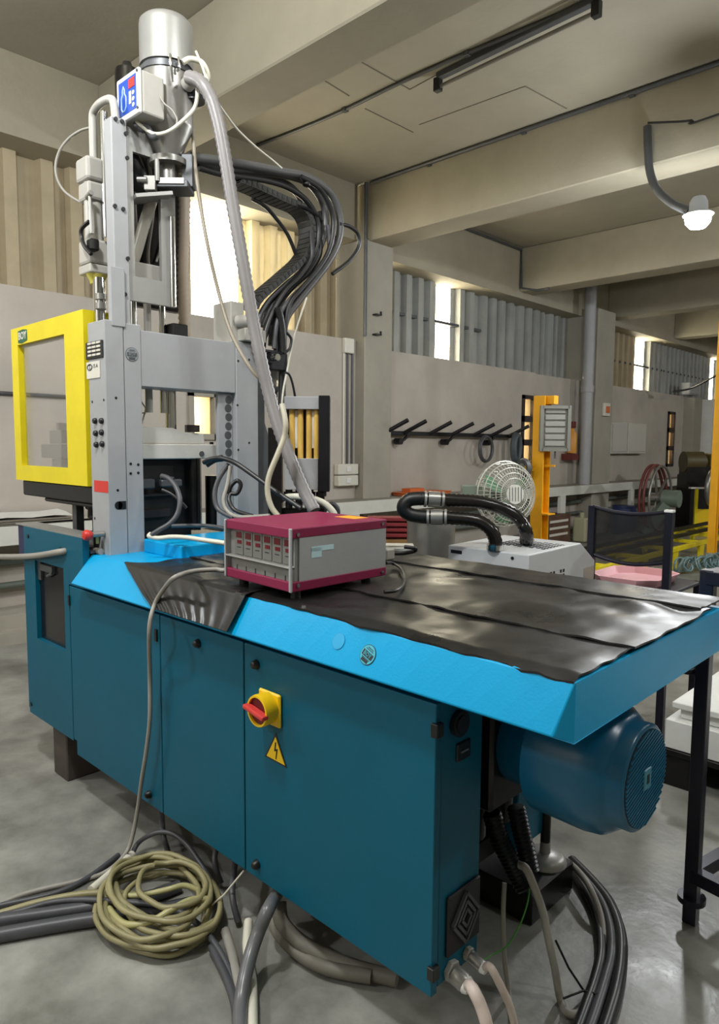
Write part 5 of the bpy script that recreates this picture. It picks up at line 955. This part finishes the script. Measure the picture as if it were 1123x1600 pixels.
for k in range(3):
    a0 = 2*PI*k/3+0.5
    pts_ = []
    for (rr_, da, off) in ((0.05,-0.3,-0.02),(0.16,-0.42,-0.035),(0.25,-0.25,-0.03),(0.255,0.12,0.02),(0.16,0.32,0.03),(0.05,0.3,0.02)):
        a = a0+da; pts_.append(FN+(fa*math.cos(a)+fb_*math.sin(a))*rr_+fd*off)
    bl.hexa(pts_, [p_+fd*0.004 for p_ in pts_])
obj('blade', bl, mat('green_fan_blade', srgb(92,140,104), 0.35), fan)
obj('hub_badge', MB().cyl(FN+fd*0.135, FN+fd*0.15, 0.085, n=28), mat('badge_white', srgb(222,222,214), 0.4), fan)
hs = MB()
for k in range(-2,3): hs.bar(FN+fd*0.151+fa*0.03*k-fb_*0.06, FN+fd*0.151+fa*0.03*k+fb_*0.06, 0.004, 0.004, up=fd)
obj('badge_rib', hs, M_dgrey, fan)
mp = FN-fd*0.12
obj('fan_motor', MB().cyl(mp, mp-fd*0.20, 0.09, n=20).cyl(FN-fd*0.1,FN+fd*0.02,0.03,n=12), mat('grey_green_motor', srgb(128,140,128), 0.45), fan)
obj('control_box', MB().obox(FN-rt_*0.30+fr_*0.02+Vector((0,0,-0.01)), (0.17,0.12,0.17), R44), bpy.data.materials['grey_green_motor'], fan, 0.006)
obj('pole', MB().cyl((mp.x,mp.y,0.03),(mp.x,mp.y,mp.z),0.025,n=12), M_dgrey, fan); obj('foot', MB().lathe([(0,0.05),(0.06,0.05),(0.22,0.02),(0.23,0),(0,0)], (mp.x,mp.y,0), n=24), M_dgrey, fan)
# ------------------------------------------------------------------ amber steel posts and what hangs on them
def post(label, x, y, h, w=0.17):
    t = thing('steel_post', label, 'post', (x,y,0), group=None)
    b = MB(); b.box(x-w/2,x+w/2,y-w*0.55,y-w*0.45,0.012,h); b.box(x-w/2,x+w/2,y+w*0.45,y+w*0.55,0.012,h); b.box(x-0.008,x+0.008,y-w*0.45,y+w*0.45,0.012,h)
    obj('beam_profile', b, M_oyellow, t, 0.002); obj('base_plate', MB().box(x-w*0.8,x+w*0.8,y-w*0.8,y+w*0.8,0,0.012), M_oyellow, t)
    return t
PX1, PY1 = (-3.834,6.636)
PX1, PY1 = -3.56, 6.22
p1 = post('amber-painted steel I-beam post behind the grey unit, nearest of two', PX1, PY1, 2.10, 0.125)
obj('cap_plate', MB().box(PX1-0.05,PX1+0.13,PY1-0.02,PY1+0.06,2.02,2.10), M_oyellow, p1); obj('stiffener', MB().box(PX1-0.0,PX1+0.13,PY1-0.07,PY1+0.07,0.955,0.968).box(PX1-0.0,PX1+0.15,PY1-0.01,PY1+0.01,1.42,1.44), M_oyellow, p1)
post('amber-painted steel I-beam post at the right edge, farther of two', -3.25, 10.33, 3.3, 0.10)
b0, b1 = Vector((-3.514,6.132,1.984)), Vector((-3.333,6.307,1.59))
bc = (b0+b1)/2; bw = ((b1-b0).dot(rt_)); bh = abs(b1.z-b0.z)
bd = thing('panel_board', 'framed pale slatted panel hung on the nearest amber post', 'board', tuple(bc))
def ob(name, m, x0, x1, z0, z1, y0, y1, bev=0.0): return obj(name, MB().obox(bc+rt_*((x0+x1)/2)+fr_*((y0+y1)/2)+Vector((0,0,(z0+z1)/2)), (x1-x0,y1-y0,z1-z0), R44), m, bd, bev)
hw, hh_ = bw/2, bh/2
M_fr = mat('grey_frame', srgb(120,120,112), 0.5); M_slat = mat('pale_slat', srgb(142,142,136), 0.6, var=0.05)
ob('back_sheet', M_slat, -hw,hw,-hh_,hh_,-0.02,0.0); ob('frame', M_fr, -hw-0.02,-hw+0.012,-hh_-0.02,hh_+0.02,-0.02,0.03); ob('frame', M_fr, hw-0.012,hw+0.02,-hh_-0.02,hh_+0.02,-0.02,0.03); ob('frame', M_fr, -hw,hw,hh_-0.01,hh_+0.02,-0.02,0.03); ob('frame', M_fr, -hw,hw,-hh_-0.02,-hh_+0.01,-0.02,0.03)
for k in range(6): ob('slat', M_slat, -hw+0.03,hw-0.03,-hh_+0.03+k*bh/6.3,-hh_+0.03+k*bh/6.3+0.045,0.0,0.014,0.003)
ob('handle', M_dgrey, 0.0,0.015,-hh_-0.09,-hh_-0.02,0.0,0.012)
wc = Vector((-3.656,6.064,1.402))
t = thing('pulley_wheel', 'small grey wheel on a short arm left of the nearest amber post', 'wheel', tuple(wc)); obj('rim', MB().lathe([(0.05,-0.02),(0.085,-0.03),(0.10,0.0),(0.085,0.03),(0.05,0.02)], wc, tuple(fr_*0.5-rt_*0.8), n=24), M_dgrey, t); obj('arm', MB().bar(wc, Vector((PX1-0.05,PY1-0.04,wc.z)), 0.05, 0.05), M_oyellow, t); obj('disc', MB().cyl(wc-fr_*0.01,wc+fr_*0.01,0.055,n=16), M_steel, t)
ex = Vector((-6.22,11.928,1.721))
t = thing('wall_extinguisher', 'small amber cylinder on a dark red bracket hung on the wall beside the drain pipe', 'extinguisher', tuple(ex))
obj('bottle', MB().lathe([(0,-0.22),(0.085,-0.21),(0.09,-0.18),(0.09,0.13),(0.05,0.19),(0.03,0.24),(0,0.24)], ex, n=18), mat('amber_bottle', srgb(214,150,60), 0.4), t); obj('valve', MB().box(ex.x-0.05,ex.x+0.05,ex.y-0.05,ex.y+0.05,ex.z+0.24,ex.z+0.36), mat('dark_red_metal', srgb(104,40,34), 0.45), t, 0.01); obj('bracket', MB().box(-6.3,ex.x+0.10,ex.y-0.22,ex.y+0.10,ex.z-0.33,ex.z-0.22), bpy.data.materials['dark_red_metal'], t)
# ------------------------------------------------------------------ black trolley with sheer back and pink tray
T0, T1 = Vector((-1.746,3.652,0)), Vector((-1.446,3.891,0))
T0 = Vector((-1.88,3.886,0))
tv = (T1-T0); tn = Vector((-tv.y, tv.x, 0)).normalized()   # tn points away from the camera side
tl = thing('trolley', 'black tubular trolley with a sheer mesh back panel, behind the machine end', 'trolley', tuple(T1))
RT = Matrix((tv.normalized(), tn, Vector((0,0,1)))).transposed()
for p_, h_ in ((T0,1.27),(T1,1.262)): obj('post', MB().obox((p_.x,p_.y,h_/2), (0.04,0.04,h_), RT), M_navym, tl, 0.003)
for p_ in (T0,T1): obj('post', MB().obox((p_.x+tn.x*0.5,p_.y+tn.y*0.5,0.41), (0.035,0.035,0.82), RT), M_navym, tl, 0.003)
obj('end_cap', MB().obox((T1.x,T1.y,1.268), (0.045,0.042,0.012), RT), M_white, tl)
arc = lambda z0, sag: [T0.lerp(T1, k/10)+Vector((0,0,z0-sag*math.sin(PI*k/10))) for k in range(11)]
obj('top_rail', MB().tube(arc(1.265,0.028), 0.011, 8), M_navym, tl); obj('mid_rail', MB().tube(arc(0.99,0.035), 0.012, 8), M_navym, tl)
m_sheer = mat('sheer_black_mesh', srgb(14,14,16), 0.6, alpha=0.62)
sh = MB(); a1, a2 = arc(1.265,0.028), arc(0.99,0.035)
sh.add(a1+a2+[p_+tn*0.002 for p_ in a1+a2], [(k,k+1,11+k+1,11+k) for k in range(10)]+[(22+k+1,22+k,33+k,33+k+1) for k in range(10)])
obj('mesh_back', sh, m_sheer, tl)
for z_ in (0.81, 0.45): obj('shelf', MB().obox(((T0+T1)/2+tn*0.25)+Vector((0,0,z_)), (tv.length+0.03,0.54,0.02), RT), M_navym if z_ > 0.8 else M_blackm, tl, 0.003)
pc_ = (T0+T1)/2+tn*0.22+Vector((0,0,0.822))-tv*0.10
tr = thing('pink_tray', 'pale pink plastic tray with clipped corners on the black trolley', 'tray', tuple(pc_))
def octo(w_, d_, c_, z_): return [pc_+RT@Vector((x_,y_,z_)) for x_, y_ in ((-w_+c_,-d_),(w_-c_,-d_),(w_,-d_+c_),(w_,d_-c_),(w_-c_,d_),(-w_+c_,d_),(-w_,d_-c_),(-w_,-d_+c_))]
W_ = tv.length*0.46; D_ = 0.25
obj('tray_floor', MB().hexa(octo(W_-0.05,D_-0.05,0.07,0.0), octo(W_-0.03,D_-0.03,0.08,0.012)), M_pink, tr)
tw_ = MB(); o1, o2, i1, i2 = octo(W_-0.03,D_-0.03,0.08,0.0), octo(W_,D_,0.09,0.05), octo(W_-0.012,D_-0.012,0.085,0.05), octo(W_-0.045,D_-0.045,0.075,0.006)
tw_.add(o1+o2+i1+i2, [(a+k, a+(k+1)%8, a+8+(k+1)%8, a+8+k) for a in (0,8,16) for k in range(8)])
obj('tray_wall', tw_, M_pink, tr); obj('tray_boss', MB().lathe([(0.09,0.0),(0.085,0.016),(0.06,0.018),(0.0,0.016)], pc_, n=24), M_pink, tr)
# ------------------------------------------------------------------ black steel stand at the right edge
sx0, sy0 = (-0.769,2.427)
sd_ = thing('steel_stand', 'tall dark square-tube stand at the right edge, beside the motor', 'stand', (sx0,sy0,0))
def sbar(name, p_, q_, w=0.043, bev=0.003): obj(name, MB().bar(p_, q_, w, w), M_navym, sd_, bev)
zt_ = 1.211
ux, uy = Vector((0.62,-0.10,0)), Vector((0.12,0.60,0))
A0 = Vector((sx0,sy0,0)); Bz = Vector((0,0,zt_))
for p_ in (A0, A0+ux, A0+uy, A0+ux+uy): sbar('leg', p_, p_+Bz)
for z_ in (zt_-0.025, 0.17):
    Zv = Vector((0,0,z_))
    for a, c in ((A0,A0+ux),(A0,A0+uy),(A0+ux,A0+ux+uy),(A0+uy,A0+ux+uy)): sbar('rail', a+Zv, c+Zv, 0.045)
obj('hook', MB().tube(smooth([(-0.794,2.432,0.933),(-0.791,2.435,0.894),(-0.796,2.43,0.873),(-0.812,2.414,0.864),(-0.828,2.399,0.872),(-0.839,2.388,0.894)],5), 0.010, 8), M_navym, sd_)
obj('foot_collar', MB().cyl(A0+Vector((0,0,0.075)), A0+Vector((0,0,0.095)), 0.045, n=16), M_navym, sd_)
# ------------------------------------------------------------------ low pallet trolley with white boards
q0 = Vector((-1.21,3.349,0.18))
pt = thing('pallet', 'low dark pallet on the floor behind the machine, carrying white boards', 'pallet', (q0.x+0.4,q0.y+0.5,0))
for k in range(5): obj('plank', MB().box(q0.x-0.03,q0.x+1.6,q0.y+0.02+0.24*k,q0.y+0.22+0.24*k,0.15,0.18), M_oil, pt, 0.003)
for k in (0,0.75,1.5): obj('bearer', MB().box(q0.x-0.02+k,q0.x+0.1+k,q0.y+0.03,q0.y+1.15,0.0,0.15), M_oil, pt, 0.003)
zz = 0.181
for k, (hh3, off, lab) in enumerate([(0.14,0.0,'thick lowest white board on the dark pallet'),(0.05,0.05,'middle white board on the dark pallet'),(0.03,0.02,'thin topmost white board on the dark pallet')]):
    obj('white_board', MB().box(q0.x-0.02+off,q0.x+1.55,q0.y+0.03+off,q0.y+1.10,zz,zz+hh3), M_white, None, 0.004, label=lab, cat='board', group='boards on the pallet'); zz += hh3+0.002
# ------------------------------------------------------------------ far machines
rw = Vector((-4.886,12.526,0.747))
gw = thing('spoked_reel', 'large spoked reel with red rims on a slanting grey-green stand', 'reel', (rw.x,rw.y,0))
ra = (fr_*0.66+rt_*0.75).normalized(); rb = Vector((0,0,1)); rc2 = ra.cross(rb).normalized()
RR = 0.57
def ringt(rad, off, th, m, nm): obj(nm, MB().tube([rw+ra*off+(rb*math.cos(2*PI*i/40)+rc2*math.sin(2*PI*i/40))*rad for i in range(40)], th, 8, closed=True), m, gw)
M_redr = mat('dull_red_rim', srgb(112,56,52), 0.45)
ringt(RR,-0.10,0.026,M_redr,'red_rim'); ringt(RR,-0.03,0.026,M_redr,'red_rim'); ringt(RR*0.98,0.06,0.022,M_steel,'steel_rim')
M_sp = mat('grey_green_cast', srgb(122,136,124), 0.45, 0.2)
for k in range(5):
    a = 2*PI*k/5+0.3; dv = rb*math.cos(a)+rc2*math.sin(a)
    obj('spoke', MB().bar(rw+dv*0.08, rw+dv*(RR-0.01), 0.05, 0.03, up=ra), M_steel, gw)
obj('hub', MB().cyl(rw-ra*0.12, rw+ra*0.12, 0.085, n=18), M_steel, gw)
hb = rw+ra*0.16
obj('bearing_head', MB().cyl(hb-ra*0.05+rc2*0, hb+ra*0.22, 0.15, n=20), M_sp, gw)
base = Vector((-4.877,11.619,0.02))
base = Vector((-5.006,12.271,0)); base.z = 0.12
obj('stand_arm', MB().bar(base, hb-Vector((0,0,0.05)), 0.22, 0.16), M_sp, gw, 0.01); obj('arm_rib', MB().bar(base+ra*0.1, hb+ra*0.12-Vector((0,0,0.1)), 0.04, 0.06), M_steel, gw, 0.004)
obj('stand_foot', MB().box(base.x-0.35,base.x+0.45,base.y-0.3,base.y+0.3,0,0.10), M_sp, gw, 0.01)
# yellow low frame on legs
Y0 = Vector((-4.059,7.997,0.3)); Y1 = Vector((-3.584,10.023,0.3))
yf = thing('yellow_frame', 'long low yellow steel frame on short legs on the far floor', 'frame', (-3.6,9.5,0))
fa_, fb2 = Vector((-3.5,7.4,0.27)), Vector((-3.5,12.9,0.27))
fdir = Vector((0,1,0)); fperp = Vector((-1,0,0))
for k in (0.0, 0.8): obj('side_beam', MB().bar(fa_+fperp*k, fb2+fperp*k, 0.06, 0.06), M_yellow, yf, 0.004)
L_ = (fb2-fa_).length
for k in range(6):
    q = fa_+fdir*(0.25+(L_-0.5)*k/5)
    obj('cross_bar', MB().bar(q, q+fperp*0.8, 0.06, 0.05), M_yellow, yf, 0.003)
    if True:
        for s_ in (0.0, 0.8):
            w_ = q+fperp*s_; obj('leg', MB().hexa([w_+fdir*a+fperp*c for a, c in ((-0.10,-0.02),(0.10,-0.02),(0.10,0.02),(-0.10,0.02))], [Vector((w_.x,w_.y,0))+fdir*a+fperp*c for a, c in ((-0.045,-0.02),(0.045,-0.02),(0.045,0.02),(-0.045,0.02))]), M_yellow, yf)
obj('dark_rail', MB().bar(fa_+fperp*0.28+Vector((0,0,0.08)), fb2+fperp*0.28+Vector((0,0,0.08)), 0.05, 0.05).bar(fa_+fperp*0.6+Vector((0,0,0.08)), fb2+fperp*0.6+Vector((0,0,0.08)), 0.05, 0.05), M_oil, yf)
yp0, yp1 = Vector((-4.683,13.835,0.59)), Vector((-4.424,14.086,0.076))
pm = thing('punch_machine', 'dark wheeled machine with a bright yellow side plate at the far right', 'machine', (yp0.x,yp0.y,0))
yc = (yp0+yp1)/2-Vector((0,0,0.12))
obj('yellow_plate', MB().obox(yc, (0.34,0.03,0.55), R44), mat('signal_yellow', srgb(236,198,12), 0.45), pm, 0.004); obj('plate_post', MB().obox(yc-rt_*0.17+Vector((0,0,0.2)), (0.05,0.05,0.95), R44), M_yellow, pm); obj('plate_cap', MB().obox(yc-rt_*0.15+Vector((0,0,0.67)), (0.30,0.1,0.03), R44), M_label, pm)
mc0 = Vector((-4.751,14.604,0.508))
obj('body', MB().obox(Vector((mc0.x,mc0.y,0.55))-fr_*0.35, (0.6,0.6,1.1), R44), M_oil, pm, 0.02)
mh = Vector((-4.837,14.243,1.356))
obj('motor', MB().cyl(mh-rt_*0.26, mh+rt_*0.10, 0.20, n=20).cyl(mh+rt_*0.1, mh+rt_*0.16,0.12,n=16), mat('dark_olive_motor', srgb(78,68,38), 0.45), pm, 0.01); obj('motor_foot', MB().obox(Vector((mh.x,mh.y,(mh.z+1.1)/2-0.12)), (0.5,0.35,max(0.1,mh.z-1.1)+0.1), R44), M_oil, pm); obj('olive_block', MB().obox(mh+rt_*0.34, (0.28,0.3,0.34), R44), mat('olive_yellow', srgb(126,112,44), 0.5), pm, 0.02)
fw = Vector((-4.404,13.827,0.901))
obj('flywheel', MB().tube([fw+(rb*math.cos(2*PI*i/32)+rc2*math.sin(2*PI*i/32))*0.30 for i in range(32)], 0.045, 8, closed=True).cyl(fw-ra*0.05,fw+ra*0.05,0.09,n=14).bar(fw-rb*0.3,fw+rb*0.3,0.05,0.03,up=ra).bar(fw-rc2*0.3,fw+rc2*0.3,0.05,0.03,up=ra), M_steel, pm)
# tangled blue-grey wire coil on the floor
ck = MB(); rk = random.Random(3)
k0, k1 = Vector((-3.321,9.331,0.06)), Vector((-3.056,10.345,0.06))
for k in range(26):
    c = k0.lerp(k1, k/25)+Vector((rk.uniform(-0.05,0.05),rk.uniform(-0.1,0.1),0.06))
    d = Vector((rk.uniform(-0.3,0.3),1,0)).normalized(); e_ = (Vector((0,0,1))+Vector((rk.uniform(-0.7,0.7),0,0))).normalized()
    ck.tube([c+d*0.11*math.cos(2*PI*i/16)+e_*0.09*math.sin(2*PI*i/16) for i in range(16)], 0.012, 5, closed=True)
obj('spiral_hose', ck, mat('teal_grey_hose', srgb(112,138,140), 0.35), label='blue-grey spiral hose heaped on the floor by the farther amber post', cat='hose')
# under and near the wall bench, far
bd_ = Vector((-5.254,12.027,0))
t = thing('blue_drum', 'dark blue plastic drum under the bench behind the black trolley', 'drum', (-5.72,13.1,0)); obj('drum_body', MB().lathe([(0,0.0),(0.22,0.0),(0.24,0.1),(0.24,0.42),(0.20,0.5),(0.0,0.5)], (-5.72,13.1,0), n=22), mat('dark_blue_plastic', srgb(38,52,96), 0.4), t); obj('drum_lid', MB().lathe([(0.21,0.5),(0.21,0.53),(0,0.54)], (-5.72,13.1,0), n=22), bpy.data.materials['dark_blue_plastic'], t)
jx = Vector((-5.7,11.485,0.396))
t = thing('jerrycan', 'pale olive jerrycan under the bench right of the white bench leg', 'can', (jx.x,jx.y,0)); obj('can_body', MB().box(jx.x-0.12,jx.x+0.12,jx.y-0.2,jx.y+0.2,0.0,0.42), mat('pale_olive_plastic', srgb(168,164,136), 0.5), t, 0.03, seg=2); obj('can_neck', MB().cyl((jx.x,jx.y-0.1,0.42),(jx.x,jx.y-0.1,0.50),0.04,n=12), bpy.data.materials['pale_olive_plastic'], t)
bx = Vector((-5.9,10.735,0.194))
t = thing('tool_crate', 'brown slotted crate under the bench left of the white bench leg', 'crate', (bx.x,bx.y,0)); obj('crate_shell', MB().box(bx.x-0.2,bx.x+0.15,bx.y-0.45,bx.y+0.35,0.0,0.5), mat('dull_brown', srgb(92,66,50), 0.6, var=0.3, scale=6), t, 0.01)
for k in range(3): obj('white_slot', MB().box(bx.x+0.151,bx.x+0.156,bx.y-0.35,bx.y+0.25,0.16+0.11*k,0.20+0.11*k), M_label, t)
# pale panels and boxes on the far part of the wall
wp = [Vector(q) for q in [(-6.28,13.376,1.96),(-6.28,14.158,1.977),(-6.28,15.085,1.55)]]
for k, (a, c) in enumerate(((wp[0],wp[1]),(wp[1],wp[2]))):
    t = thing('wall_cabinet', ['left of two pale flat cabinets on the far wall','right of two pale flat cabinets on the far wall'][k], 'cabinet', (-6.25,a.y,1.5)); obj('cabinet_body', MB().box(-6.3,-6.16,a.y+0.02,c.y-0.02,1.50,2.12), mat('pale_cabinet_%s' % 'ab'[k], srgb(190+8*k,188+8*k,180+6*k), 0.5), t, 0.006); obj('cabinet_door', MB().box(-6.16,-6.145,a.y+0.06,c.y-0.06,1.54,2.08), bpy.data.materials['pale_cabinet_%s' % 'ab'[k]], t, 0.004)
cable([(-5.753,15.305,2.793),(-5.515,15.535,2.848),(-5.104,15.237,2.949),(-4.668,14.963,3.114)], 0.02, M_cable_k, 'black cable swagged across the far end of the hall', 'cable')
sb2 = Vector((-6.28,17.562,3.058))
t = thing('switch_box', 'small grey switch box hung high on the wall at the far end', 'box', tuple(sb2)); obj('box_body', MB().box(-6.3,-6.1,sb2.y-0.3,sb2.y+0.3,2.86,3.15), M_grey, t, 0.02); obj('box_lid', MB().box(-6.1,-6.08,sb2.y-0.26,sb2.y+0.26,2.89,3.12), M_grey, t, 0.01)
